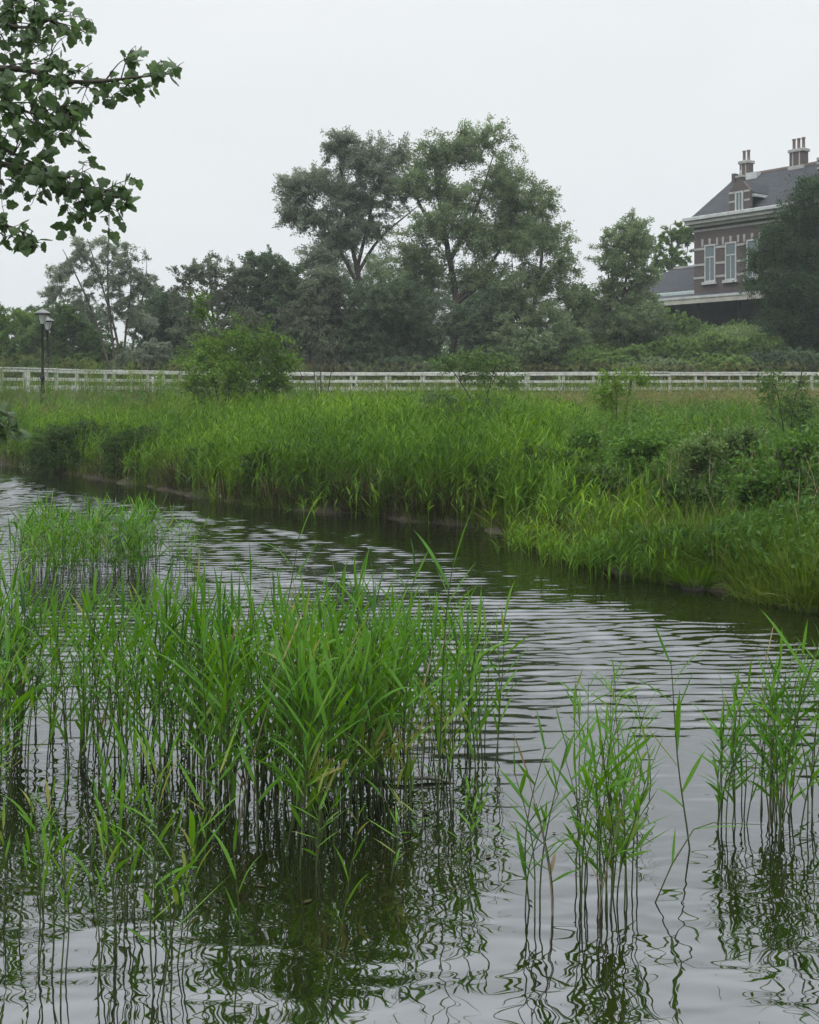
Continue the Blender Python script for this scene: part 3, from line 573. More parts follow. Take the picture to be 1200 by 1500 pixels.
for (px, py, rx, ry, Y, nl, m, lab) in [(1085, 640, 56, 14, 21, 2600, 'mid_leaf', 'wide dark bramble across the right meadow'), (1030, 655, 34, 14, 20, 1500, 'mid_leaf', 'small bramble left of the wide one'),
        (1160, 655, 40, 18, 18.5, 1900, 'bank_forb', 'bramble at the right edge below the dark-stemmed sapling'), (940, 650, 40, 16, 21, 1700, 'bank_forb', 'low nettle clump under the leafy young sapling'), (860, 640, 34, 14, 24, 1300, 'bank_forb', 'low nettle clump right of the leaning sapling'),
        (785, 688, 60, 40, 22.9, 7500, 'bank_shade', 'dark leaf mass added as shade in the hollow at the bank corner'), (125, 642, 80, 34, 38.7, 8500, 'bank_shade', 'dark leaf mass added as shade of the reed front at the left'), (215, 650, 60, 34, 35.2, 7000, 'bank_shade', 'dark leaf mass added as shade behind pale stalks at the left water edge'),  # dark leaf masses added where the reed front is only shaded
        (420, 678, 54, 36, 27.7, 6500, 'bank_shade', 'dark leaf mass added as shade at the water edge below the bare sapling'),
        (880, 700, 46, 24, 20.5, 2600, 'bank_shade', 'dark low leaf mass added as a shaded gap on the right bank above the bright shore reeds'), (1010, 725, 50, 26, 18.5, 2800, 'bank_shade', 'dark low leaf mass added as a shaded gap on the right bank straight above the grass tussock'),  # more dark masses added as shaded gaps in the bank
        (1120, 715, 40, 26, 17.8, 2300, 'bank_forb', 'leafy low scrub on the right bank close to the picture edge'), (690, 655, 44, 22, 25.5, 2500, 'bank_forb', 'leafy scrub around the foot of the leaning sapling'),
        (590, 700, 40, 26, 25.2, 2600, 'bank_shade', 'dark leaf mass added as a shaded gap on the water side of the reeds at the middle of the far bank'), (320, 670, 40, 28, 31, 2800, 'bank_shade', 'dark leaf mass added as a shaded gap at the water edge below the bright elder bush')]:
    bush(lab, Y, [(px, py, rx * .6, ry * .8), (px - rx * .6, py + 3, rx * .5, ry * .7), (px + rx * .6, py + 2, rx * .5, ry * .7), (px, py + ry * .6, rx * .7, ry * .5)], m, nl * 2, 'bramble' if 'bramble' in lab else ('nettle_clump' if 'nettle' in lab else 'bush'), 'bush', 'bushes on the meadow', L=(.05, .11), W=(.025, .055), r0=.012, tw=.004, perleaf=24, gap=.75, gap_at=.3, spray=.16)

# ------------------------------------------------------------------ white fences
def fence(label, dy, x0, x1, top, step):
    xs_ = [x0]; 
    while xs_[-1] < x1:
        a = xs_[-1]; sl = (float(fence_y(a + .2)) - float(fence_y(a - .2))) / .4
        xs_.append(a + step / math.sqrt(1 + sl * sl))
    P = [Vector((a, float(fence_y(a)) + dy, float(ground_z(a, fence_y(a) + dy)))) for a in xs_]
    o = empty('white_fence', P[0]); tag(o, label, 'fence', 'white bridge fences')
    zt = 2.6 + top
    def bar(a, b, z0, z1, t, name):
        d = (b - a); d.z = 0; L_ = d.length; me = BM().box(0, L_, -t / 2, t / 2, z0, z1); ob = me.build(name, M['white_paint'], o, .008)
        ob.location = Vector((a.x, a.y, 0)) - Vector((P[0].x, P[0].y, P[0].z)); ob.rotation_euler = (0, random.gauss(0, .0035), math.atan2(d.y, d.x)); ob.location.z += random.gauss(0, .010); return ob
    for i, p in enumerate(P):
        me = BM().box(-.075, .075, -.075, .075, -.2, zt - p.z - .06).build('post', M['white_paint'], o, .01); me.location = p - P[0] + Vector((0, 0, random.gauss(0, .012))); me.rotation_euler = (random.gauss(0, .012), random.gauss(0, .014), 0)
    for k in range(0, len(P) - 1, 2):
        a, b = P[k], P[min(k + 2, len(P) - 1)]
        bar(a, b, zt - .03, zt + .03, .20, 'top_rail'); n = Vector((0, -.115, 0))
        bar(a + n, b + n, zt - .16, zt - .045, .055, 'upper_rail'); bar(a + n, b + n, zt - .56, zt - .43, .055, 'middle_rail'); bar(a + n, b + n, zt - .98, zt - .83, .055, 'lower_rail')
    return o
fence('weathered white rail fence along the meadow edge, nearer of two', 0, -21.5, 34, 1.08, 1.95)
fence('weathered white rail fence on the far side of the road', 5.0, -19, 36, 1.16, 2.0)

# ------------------------------------------------------------------ street lamps
def lamp(label, px, Y, top):
    x = wx(px, Y); z = float(ground_z(x, Y)); h = wz(top, Y) - z
    o = empty('street_lamp', (x, Y, z)); tag(o, label, 'street lamp', 'black street lamps on the road')
    BM().lathe([(.16, -.1), (.16, .25), (.10, .32), (.085, 1.2), (.11, 1.25), (.11, 1.32), (.065, 1.4), (.052, h - .75), (.09, h - .72), (.09, h - .66)], 0, 0, 12).build('post', M['iron'], o, smooth=True)
    gl = BM().lathe([(.10, h - .66), (.16, h - .5), (.24, h - .20), (.24, h - .19)], 0, 0, 8).build('lantern_glass', M['lamp_glass'], o)
    BM().lathe([(.05, h - .66), (.06, h - .50), (.045, h - .36), (.03, h - .33)], 0, 0, 10).build('bulb_holder', M['iron'], o)
    for k in range(4):
        t = Tubes(); a = math.pi / 4 + k * math.pi / 2; t.add([(math.cos(a) * .11, math.sin(a) * .11, h - .66), (math.cos(a) * .17, math.sin(a) * .17, h - .5), (math.cos(a) * .25, math.sin(a) * .25, h - .19)], .012, 4); t.build('lantern_bar', M['iron'], o)
    BM().lathe([(.37, h - .20), (.36, h - .17), (.22, h - .08), (.12, h - .03), (.06, h + .03), (.01, h + .05)], 0, 0, 16).build('lamp_cap', M['cap'], o)
    BM().lathe([(.36, h - .25), (.372, h - .201), (.30, h - .205)], 0, 0, 16).build('cap_rim', M['iron'], o, smooth=True)
    return o
lamp('black street lamp with a grey hat, taller one of the pair', 62.5, 56, 453)
lamp('black street lamp mostly hidden, slightly lower just behind the other', 70, 66, 465)

# ------------------------------------------------------------------ brick station building
hz = 6.5
C0 = Vector((wx(1017, 95), 95, hz)); house = empty('station_building', C0, R(-53)); tag(house, 'brown brick railway station with slate roof, chimneys and pale stone bands', 'building')
def Hz(py, Y=95.): return wz(py, Y) - hz
EA, RI, DP, LEN = Hz(323), Hz(263, 98.3), 11.0, 26.0           # eave, ridge heights, depth, length
BM().prism([(0, -1.5), (DP, -1.5), (DP, EA), (DP / 2, RI - .12), (0, EA)], 'x', 0, LEN).build('wall', M['brick'], house)
b = BM()
sl = (RI - EA) / (DP / 2)
for sgn in (0, 1):
    def q(v, z): return (v if not sgn else DP - v, z)
    b.prism([q(-.35, EA - .35 * sl + .06), q(DP / 2, RI + .06), q(DP / 2, RI + .26), q(-.35, EA - .35 * sl + .26)], 'x', -.25, LEN + .25)
roof = b.build('roof', M['slate'], house)
b = BM()
for sgn in (0, 1):
    def q(v, z): return (v if not sgn else DP - v, z)
    b.prism([q(-.36, EA - .35 * sl + .02), q(DP / 2, RI + .02), q(DP / 2, RI + .31), q(-.36, EA - .35 * sl + .31)], 'x', -.36, -.252)
b.build('verge_board', M['trim'], roof)
BM().box(-.3, LEN, DP / 2 - .12, DP / 2 + .12, RI + .2, RI + .36).build('ridge_tile', M['pot'], roof)
# cornice and gutter
BM().box(-.45, LEN, -.62, -.08, EA - .40, EA - .12).build('cornice', M['stone'], house, .02)
BM().box(-.55, LEN, -.78, -.30, EA - .118, EA + .16).build('gutter', M['trim'], house, .03)
BM().box(-.2, LEN, -.34, -.003, EA - .60, EA - .403).build('cornice_moulding', M['beam'], house)
# stone bands
def band(z0, z1, segs, name='stone_band'):
    for a, c in segs: BM().box(a, c, -.05, .1, z0, z1).build(name, M['stone'], house, .01)
wins = [(1.14, 1.96), (3.09, 3.91), (5.04, 5.86), (7.7, 8.52), (9.65, 10.47), (12.1, 12.92)]
zs0, zh = Hz(415), Hz(361)
band(Hz(341), Hz(338), [(-.02, LEN)])
gaps = []; last = -.02
for a, c in wins: gaps.append((last, a - .12)); last = c + .12
gaps.append((last, LEN))
for yy in (408, 389): band(Hz(yy + 1.8), Hz(yy - 1.6), gaps)
band(Hz(368), Hz(364.5), [(a + (.0), c) for a, c in gaps])
for a, c in wins:
    mid = (a + c) / 2
    w_ = BM().box(a - .10, a, -.07, .12, zs0, zh).box(c, c + .10, -.07, .12, zs0, zh).box(a, c, -.07, .12, zh - .12, zh).box(a, c, -.07, .12, zs0, zs0 + .10)
    zt = zs0 + (zh - zs0) * .66
    w_.box(a, c, -.06, .1, zt - .05, zt + .05).box(mid - .035, mid + .035, -.05, .1, zs0 + .1, zt - .05)
    wo = w_.build('window', M['trim'], house)
    BM().box(a, c, -.012, .02, zs0 + .1, zh - .12).build('pane', M['pane'], wo)
    BM().box(a - .25, c + .25, -.22, -.002, zs0 - .20, zs0 - .003).build('sill', M['trim'], wo)
    # voussoir blocks of the flat arch
    for dx in (-.70, 0, .70):
        BM().prism([(mid + dx - .08, zh - (.12 if dx else -.01)), (mid + dx + .08, zh - (.12 if dx else -.01)), (mid + dx + .11, zh + .45), (mid + dx - .11, zh + .45)], 'y', -.075, .1).build('arch_stone', M['stone'], house)
# wall dormers
def dormer(u, wd, ht, z0):
    d = BM().prism([(u - wd / 2, z0), (u + wd / 2, z0), (u + wd / 2, z0 + ht * .66), (u + .28, z0 + ht * .9), (u + .28, z0 + ht), (u - .28, z0 + ht), (u - .28, z0 + ht * .9), (u - wd / 2, z0 + ht * .66)], 'y', -.30, 0.0).build('dormer', M['brick'], house)
    BM().prism([(u - wd / 2 - .1, z0 + ht * .60), (u, z0 + ht * .93), (u + wd / 2 + .1, z0 + ht * .60), (u + wd / 2 + .1, z0 + ht * .5), (u - wd / 2 - .1, z0 + ht * .5)], 'y', .01, 3.2).build('dormer_roof', M['slate'], d)
    for s_ in (-1, 1):
        BM().box(u + s_ * (wd / 2 + .02) - .14, u + s_ * (wd / 2 + .02) + .14, -.02, 3.0, z0 + ht * .5, z0 + ht * .57).build('dormer_gutter', M['trim'], d)
        for zz in (.15, .40, .62): BM().box(u + s_ * wd * .36 - .26, u + s_ * wd * .36 + .26, -.33, -.2, z0 + ht * zz, z0 + ht * zz + .14).build('dormer_stone', M['stone'], d)
    BM().box(u - .34, u + .34, -.36, .05, z0 + ht, z0 + ht + .14).build('coping', M['stone'], d)
    BM().lathe([(.09, z0 + ht + .14), (.11, z0 + ht + .35), (.03, z0 + ht + .6)], u, -.15, 8).build('finial', M['stone'], d)
    f = BM().box(u - .36, u - .24, -.37, -.25, z0 + .1, z0 + ht * .66).box(u + .24, u + .36, -.37, -.25, z0 + .1, z0 + ht * .66).box(u - .24, u + .24, -.37, -.25, z0 + ht * .62, z0 + ht * .66).box(u - .24, u + .24, -.37, -.25, z0 + .1, z0 + .22).box(u - .03, u + .03, -.36, -.25, z0 + .22, z0 + ht * .62).build('dormer_window', M['trim'], d)
    BM().box(u - .24, u + .24, -.318, -.31, z0 + .22, z0 + ht * .62).build('pane', M['pane'], f)
dormer(4.5, 1.9, 3.0, EA - .35)
dormer(11.5, 2.2, 2.6, EA - .35)
# chimneys
def chimney(u, v, z0, z1, w2, pots, dv=.34):
    c = BM().box(u - w2, u + w2, v - dv, v + dv, z0, z1 - .25).build('chimney', M['brick'], house)
    BM().box(u - w2 - .1, u + w2 + .1, v - dv - .1, v + dv + .1, z1 - .25, z1).build('chimney_cap', M['stone'], c, .03)
    BM().box(u - w2 - .10, u + w2 + .10, v - dv - .08, v + dv + .08, z0 + .25, z0 + .55).build('chimney_band', M['stone'], c, .02)
    for s_ in (-1, 1): BM().box(u + s_ * w2 * .5 - .05, u + s_ * w2 * .5 + .05, v - dv - .02, v + dv + .02, z0 + .55, z1 - .25).build('chimney_stone', M['stone'], c)
    for k in range(pots):
        BM().lathe([(.15, z1), (.12, z1 + .12), (.11, z1 + .7), (.15, z1 + .74), (.15, z1 + .84)], u + (k - (pots - 1) / 2) * .42, v, 10).build('chimney_pot', M['pot'], c, smooth=True)
chimney(.72, DP / 2 - .1, RI - .5, Hz(237, 98), .40, 2)
BM().box(-.02, .26, DP / 2 - 1.0, DP / 2 - .5, RI - .9, RI + .35).build('gable_pier', M['brick'], house)
BM().box(1.2, 2.2, DP / 2 - .8, DP / 2 - .2, RI - .35, RI + .25).build('flat_ridge_box', M['trim'], house)
chimney(5.5, DP / 2, RI - .3, Hz(219, 94), .60, 3)
chimney(7.9, DP / 2 + .2, RI - .3, Hz(229, 92), .6, 3)
# low wing to the left
WL, WD = 10.5, 8.0; WE, WR = Hz(431, 97), Hz(390, 101)
BM().box(-WL, -.003, 1.0, 1.0 + WD, -1.5, WE).build('wing_wall', M['brick'], house)
v0, v1, vm = .6, 1.4 + WD, 1.0 + WD / 2
wb = bmesh.new(); pts = [(-WL - .4, v0, WE), (-.005, v0, WE), (-.005, v1, WE), (-WL - .4, v1, WE), (-WL + 4.2, vm, WR), (-.005, vm, WR)]
vv = [wb.verts.new(p) for p in pts]
for f in ((0, 1, 5, 4), (2, 3, 4, 5), (3, 0, 4), (1, 2, 5), (3, 2, 1, 0)): wb.faces.new([vv[i] for i in f])
bmesh.ops.recalc_face_normals(wb, faces=wb.faces); me = bpy.data.meshes.new('wing_roof'); wb.to_mesh(me); wb.free(); wr = link('wing_roof', me, M['slate'], house)
BM().box(-WL + 4.2, -.01, vm - .15, vm + .15, WR - .05, WR + .12).build('wing_ridge', M['stone'], wr)
BM().box(-WL - .6, -.01, v0 - .35, v0 + .02, WE - .12, WE + .16).build('wing_gutter', M['lead'], wr, .03)
BM().box(-2.5, -1.6, vm - .4, vm + .4, WR + .13, WR + .5).build('roof_vent', M['trim'], wr, .04)
# platform canopy
CZ = Hz(441, 92.5); cv = -3.2
can = BM().prism([(cv, CZ - .05), (cv, CZ + .10), (-.06, CZ + .75), (-.06, CZ + .60)], 'x', -WL - 3, LEN).build('canopy', M['slate'], house)
BM().box(-WL - 3.1, LEN, cv - .14, cv - .003, CZ - .30, CZ + .16).build('fascia', M['beam'], can)
BM().box(-WL - 3.1, LEN, cv - .20, cv - .14, CZ + .06, CZ + .24).build('canopy_gutter', M['trim'], can)
for k in range(14):
    u = -WL - 2 + k * 1.9
    BM().prism([(cv + .01, CZ - .28), (cv + .01, CZ - .06), (-.07, CZ + .58), (-.07, CZ + .36)], 'x', u - .07, u + .07).build('rafter', M['beam'], can)
for k in range(7):
    u = -WL - 2 + k * 3.8
    BM().lathe([(.16, -.3), (.16, .3), (.09, .4), (.08, CZ - .6), (.14, CZ - .3)], u, cv + .35, 10).build('canopy_post', M['iron'], can, smooth=True)
BM().box(-WL - 2, LEN, -.10, -.004, -1.2, CZ + .3).build('platform_wall', M['dark_wall'], house)
BM().box(-4, LEN, cv - .6, cv - .2, -1.4, Hz(482, 91)).build('platform_ledge', M['beam'], house, .03)

# ------------------------------------------------------------------ poplar reaching in from the left
def poplar():
    base = Vector((-4.7, 6.2, float(ground_z(-4.7, 6.2)) - .1)); o = empty('poplar_tree', base); tag(o, 'white poplar whose leafy branches hang into the upper left corner', 'tree')
    T = Tubes(); tw = Tubes(); LV = []; LF = []; nv = [0]
    trunk = catmull([base, base + Vector((.1, 0, 2)), base + Vector((0, .1, 4.2)), base + Vector((.25, .1, 6.5)), base + Vector((.2, 0, 8.5))], 6)
    T.add(trunk, [.20 * (1 - .8 * k / (len(trunk) - 1)) for k in range(len(trunk))], 10)
    r = random.Random(5)
    outline = [(0, 0), (.30, -.06), (.48, .16), (.38, .34), (.50, .52), (.30, .66), (.22, .86), (0, 1.02), (-.22, .84), (-.32, .64), (-.48, .50), (-.40, .32), (-.46, .14), (-.28, -.06)]
    def leaf(p, size):
        pd = Vector((r.gauss(.25, .6), r.gauss(0, .6), r.gauss(-.35, .6))).normalized(); pl = size * r.uniform(.4, .8); q = p + pd * pl
        tw.add([p, q], .0018, 3)
        a = (pd + Vector((r.gauss(0, .5), r.gauss(0, .5), r.gauss(-.25, .5)))).normalized(); n = a.cross(Vector((r.gauss(0, .8), r.gauss(-.5, .8), r.gauss(.6, .6)))).normalized(); b = a.cross(n)
        # n lies in the leaf, b is its normal
        k0 = nv[0]; LV.append(q + a * size * .45 - b * size * .05); sc = r.uniform(.85, 1.15)
        for (u, v) in outline: LV.append(q + a * v * size + n * u * size * sc + b * size * (.10 * abs(u) + .06 * v * r.uniform(-1, 1)))
        m = len(outline)
        for i in range(m): LF.append((k0, k0 + 1 + i, k0 + 1 + (i + 1) % m))
        nv[0] += m + 1
    Y = 6.3
    def pp(px, py, dy=0): return at(px, py, Y + dy)
    def spray(path, rad, nside, ll, dens, size=.060):
        P = catmull(path, 6); T.add(P, [max(.0025, rad * (1 - .85 * k / (len(P) - 1))) for k in range(len(P))], 6)
        for i in range(nside):
            t = .2 + .8 * (i + r.random()) / nside; k = min(len(P) - 2, int(t * (len(P) - 1))); p = P[k]; d = (P[k + 1] - P[k]).normalized()
            e = p + (d * r.uniform(.3, .9) + Vector((r.gauss(0, .5), r.gauss(0, .6), r.gauss(0, .62)))).normalized() * ll * r.uniform(.5, 1.1) * (1.15 - .55 * t)
            Q = catmull([p, p.lerp(e, .5) + Vector((0, 0, .03 * r.uniform(-1, 1.5))), e], 4); tw.add(Q, [.0042 * (1 - .7 * j / (len(Q) - 1)) for j in range(len(Q))], 4)
            for j in range(dens):
                leaf(Q[min(len(Q) - 1, int((.25 + .75 * r.random()) * len(Q)))], size * r.uniform(.65, 1.15))
        for j in range(5): leaf(P[-1 - r.randint(0, 2)], size * r.uniform(.6, 1))
    def from_trunk(z): return min(trunk, key=lambda p: abs(p.z - z))
    spray([from_trunk(4.0), pp(-260, 130), pp(0, 100), pp(110, 120), pp(248, 108)], .030, 40, .34, 7)
    spray([from_trunk(3.7), pp(-260, 240), pp(0, 240, .2), pp(90, 274, .1), pp(174, 290)], .030, 42, .36, 8)
    spray([from_trunk(4.6), pp(-260, 0, .3), pp(-40, 20, .3), pp(30, 40, .2), pp(80, 28)], .025, 32, .36, 8)
    spray([from_trunk(3.4), pp(-240, 300), pp(-60, 290, -.2), pp(10, 330, -.2), pp(48, 345, -.2)], .02, 14, .20, 6)
    spray([from_trunk(4.3), pp(-260, 60, -.3), pp(-60, 90, -.4), pp(30, 160, -.3), pp(110, 172, -.2)], .02, 32, .32, 9)
    spray([from_trunk(4.0), pp(-260, 160, .5), pp(-60, 190, .5), pp(20, 225, .4), pp(70, 250, .3)], .025, 24, .30, 9)
    spray([from_trunk(5.0), pp(-260, -80, .5), pp(-80, -60, .5), pp(0, -20, .4), pp(95, 5, .3)], .025, 22, .32, 8)
    spray([from_trunk(2.3), pp(-200, 590), pp(-60, 585), pp(-10, 600), pp(22, 612)], .012, 9, .14, 5, .055)
    spray([from_trunk(2.4), pp(-220, 575, .2), pp(-70, 590, .2), pp(-20, 610, .2), pp(14, 632, .2)], .012, 14, .16, 6, .06)
    spray([from_trunk(6.0), pp(-330, -200, .5), pp(-140, -160, .5), pp(-20, -120, .4)], .03, 30, .4, 9)
    off = base
    T.V = [v - off for v in T.V]; tw.V = [v - off for v in tw.V]
    T.build('trunk', M['bark'], o); tw.build('twigs', M['bark_dark'], o)
    me = bpy.data.meshes.new('leaves'); me.from_pydata([v - off for v in LV], [], LF); link('leaves', me, M['poplar'], o)
poplar()

# ------------------------------------------------------------------ reeds standing in the pond
def reed_proto(seed, lean, nl, wind, young=False):
    """unit-height reed: stem mesh and leaf mesh"""
    r = random.Random(seed)
    P = [Vector((lean * t * t + .012 * math.sin(5 * t + seed), .02 * math.sin(3 * t + seed), t)) for t in [i / 8 for i in range(9)]]
    P = [Vector((p.x, p.y, p.z if i else -.12)) for i, p in enumerate(P)]
    T = Tubes(); T.add(P, [.0052 - .0030 * i / 8 for i in range(9)], 5)
    LV, LF = [], []
    def pos(t):
        i = min(7, int(t * 8)); return P[i].lerp(P[i + 1], t * 8 - i)
    for j in range(nl):
        t = (.24 if not young else .55) + (.72 if not young else .43) * j / max(1, nl - 1) + r.uniform(-.03, .03); t = min(.985, t); b = pos(t)
        side = 1 if j % 2 else -1
        az = (0 if side > 0 else math.pi) + r.gauss(0, .55); hx, hy = math.cos(az) + wind, math.sin(az); q = math.hypot(hx, hy) or 1; hx, hy = hx / q, hy / q
        top = t > .9
        e = (r.uniform(.72, 1.2) if not young else r.uniform(1.1, 1.42)) if not top else r.uniform(1.2, 1.5); droop = r.choice([.05, .1, .2, .35, .9]) * r.uniform(.6, 1.2) * (.5 if top or young else 1)
        L_ = r.uniform(.23, .35) * (1.05 - .25 * abs(t - .7)) * (.8 if j == 0 else 1); W_ = r.uniform(.016, .027) * (.8 if top else 1)
        p = b.copy(); k = 8; rows = []; tw = r.gauss(0, .35)
        for i in range(k):
            s = i / (k - 1); ee = e - droop * s * s * 1.2
            d = Vector((hx * math.cos(ee), hy * math.cos(ee), math.sin(ee)))
            if i: p = p + d * (L_ / (k - 1))
            wv = Vector((-hy, hx, 0)); up = d.cross(wv).normalized(); a = tw * (1 + .8 * s); wv = wv * math.cos(a) + up * math.sin(a); up = d.cross(wv).normalized()
            wd = W_ * (.30 + 2.6 * s * (1 - s) + .25 * (1 - s)) * (1 - s ** 5) * .95
            f = .22
            rows.append((p - wv * wd / 2 - up * wd * f, p.copy(), p + wv * wd / 2 - up * wd * f))
        k0 = len(LV)
        for a_, b_, c_ in rows: LV += [a_, b_, c_]
        for i in range(k - 1):
            q0 = k0 + i * 3; LF += [(q0, q0 + 1, q0 + 4, q0 + 3), (q0 + 1, q0 + 2, q0 + 5, q0 + 4)]
    sm = indexed_mesh('stem', np.array([tuple(v) for v in T.V]), np.array(T.Q)); sm.materials.append(M['reed_stem']); sm.shade_smooth()
    lm = indexed_mesh('leaves', np.array([tuple(v) for v in LV]), np.array(LF)); lm.materials.append(M['reed']); lm.shade_smooth()
    return sm, lm
PRO = [reed_proto(100 + i, [.02, .10, -.05, .16, .05, .22, -.10, .08, .13, .0, .18, .04][i], [8, 9, 7, 9, 8, 8, 7, 10, 8, 9, 7, 8][i], .32) for i in range(12)]
DEAD = []
for i in range(4):
    sm, lm = reed_proto(500 + i, [.12, -.08, .2, .05][i], 2, .2); sm.materials.clear(); sm.materials.append(M['dead_stem']); lm.materials.clear(); lm.materials.append(M['dry']); DEAD.append((sm, lm))
YNG = [reed_proto(300 + i, [.03, -.04, .08, .0][i], 4, .1, True) for i in range(4)]
def yb(py): return F * H / (py - HY)           # distance of a waterline pixel row
CL = {'dense': ('upright green reed inside the dense clump left of the middle', 'reeds of the dense clump'),
      'back': ('small reed of the clump before the left far water', 'reeds of the distant clump on the left'),
      'edge': ('reed in the loose stand at the left picture edge', 'reeds at the left edge'),
      'mid': ('reed of the clump standing alone in the lower right water', 'reeds of the lone right clump'),
      'right': ('reed of the bunch by the right picture edge', 'reeds of the right edge bunch'),
      'front': ('short young reed scattered in the lower left water', 'young reeds of the lower left'),
      'loose': ('reed in the thin fringe right of the dense clump', 'reeds of the thin fringe')}
RD = []          # (px, waterline py, height m, clump, kind)
def fill(cl, n, poly, h0, h1, young=0.0):
    """scatter n reeds inside a polygon of (px, py) waterline points"""
    xs_ = [p[0] for p in poly]; ys_ = [p[1] for p in poly]; k = 0
    while k < n:
        a, b_ = random.uniform(min(xs_), max(xs_)), random.uniform(min(ys_), max(ys_)); ins = False
        for i in range(len(poly)):
            (x1, y1), (x2, y2) = poly[i], poly[i - 1]
            if (y1 > b_) != (y2 > b_) and a < (x2 - x1) * (b_ - y1) / (y2 - y1) + x1: ins = not ins
        if ins: RD.append((a, b_, random.uniform(h0, h1) * .78, cl, random.random() < young)); k += 1
fill('dense', 195, [(300, 1085), (540, 1070), (590, 1130), (530, 1220), (420, 1285), (320, 1240), (270, 1160)], 1.05, 1.42)
fill('dense', 98, [(-20, 1050), (300, 1060), (300, 1150), (220, 1180), (110, 1150), (-10, 1120)], 1.0, 1.34)
fill('loose', 66, [(520, 1070), (710, 1060), (755, 1110), (680, 1180), (560, 1220), (520, 1180)], .85, 1.28)
fill('edge', 36, [(-60, 1030), (40, 1040), (50, 1140), (-10, 1230), (-60, 1260)], 1.0, 1.4)
fill('edge', 10, [(-60, 860), (20, 860), (30, 960), (-60, 980)], .9, 1.3)
fill('front', 31, [(0, 1230), (300, 1230), (310, 1380), (240, 1470), (60, 1480), (0, 1380)], .55, .98, .85)
fill('front', 12, [(440, 1250), (700, 1210), (740, 1290), (620, 1350), (480, 1340)], .35, .65, .8)
fill('mid', 20, [(835, 1300), (930, 1300), (925, 1350), (850, 1350)], .75, 1.06)
fill('mid', 6, [(765, 1330), (815, 1330), (815, 1355), (770, 1355)], .70, 1.02)
fill('mid', 9, [(840, 1120), (960, 1110), (960, 1160), (850, 1170)], .55, .8)
fill('right', 16, [(1115, 1180), (1150, 1180), (1150, 1235), (1115, 1235)], .75, 1.1)
fill('right', 12, [(1050, 1170), (1100, 1170), (1100, 1220), (1050, 1220)], .6, .95)
fill('right', 24, [(1140, 1130), (1260, 1120), (1270, 1230), (1150, 1230)], .75, 1.15)
fill('back', 200, [(15, 822), (225, 822), (235, 848), (200, 862), (30, 866)], .80, 1.15)
fill('back', 9, [(235, 835), (290, 832), (285, 860), (240, 862)], .75, 1.0)
RD += [(235, 1480, .92, 'front', False), (228, 1455, .8, 'front', False), (243, 1470, .7, 'front', True)]
RD.sort(key=lambda t: -t[1])
def set_reed(o, px, Y, h, rz, tilt=(0, 0)):
    o.location = (wx(px, Y), Y, 0); o.rotation_euler = (tilt[0], tilt[1], rz); o.scale = (h ** .55,) * 2 + (h,)
def new_reed(px, Y, h, pair, rz, tilt, label, group, name='reed'):
    o = empty(name); set_reed(o, px, Y, h, rz, tilt); o.scale = (1, 1, 1); tag(o, label, 'reed', group)
    for nm, me in zip(('stem', 'leaves'), pair):
        c = link(nm, me, None, o); c.scale = (max(.72, h ** .5), max(.72, h ** .5), h)
    return o
NIND = 294; ind = RD[:NIND]; rest = RD[NIND:]
for (px, py, h, cl, yg) in ind:
    dead = not yg and random.random() < .04; pair = random.choice(DEAD if dead else YNG if yg else PRO)
    new_reed(px, yb(py), h, pair, random.gauss(0, .55) + (math.pi if random.random() < .18 else 0), (random.gauss(0, .05), random.gauss(.03, .06)), CL[cl][0].replace('upright green reed', 'dry brown reed').replace('small reed', 'dry brown small reed') if dead and cl in ('dense', 'back') else ('dry brown ' + CL[cl][0] if dead else CL[cl][0]), CL[cl][1])
# single reeds that stand apart
new_reed(345, yb(1478), .62, YNG[1], 0, (0, .05), 'lone short reed standing apart at the bottom between the clumps', None)
new_reed(478, yb(1470), .56, YNG[0], .3, (0, .16), 'lone reed leaning right in the lower middle water', None)
new_reed(1010, yb(1245), 1.02, PRO[9], .2, (0, -.12), 'thin tall reed leaning left beside the right edge bunch', None)
new_reed(1140, yb(1235), 1.45, PRO[3], .1, (0, .10), 'tallest reed of the right edge, its broad leaves cut by the frame', None)
new_reed(590, yb(1010), .98, PRO[1], .1, (0, .02), 'single reed poking above the dense clump before open water', None)
new_reed(640, yb(1190), 1.45, PRO[7], .2, (0, .01), 'tallest dark reed at the right end of the dense clump', None)
new_reed(390, yb(1110), 1.52, PRO[4], .2, (0, .10), 'tall reed rising highest from the dense clump, leaning right', None)
bent = empty('reed', (wx(960, yb(1322)), yb(1322), 0)); tag(bent, 'bent bare reed stem slanting out of the water at the right', 'reed')
t = Tubes(); a = at(960, 1322, yb(1322)); pl = [a + Vector((-.02, 0, -.1)), a, at(985, 1265, yb(1320)), at(1016, 1215, yb(1310)), at(1045, 1205, yb(1305)), at(1120, 1208, yb(1300))]; pl = [p - a for p in pl]
t.add(pl, [.004, .004, .0038, .0034, .003, .0015], 5); t.build('stem', M['reed_stem'], bent)
stp = Strips(); stp.add(blades(np.array([tuple(pl[2]), tuple(pl[3])]), np.array([1.2, .1]), np.array([1.1, .15]), np.array([.2, .3]), np.array([.17, .3]), np.array([.014, .016]))); stp.build('leaves', M['reed'], bent)
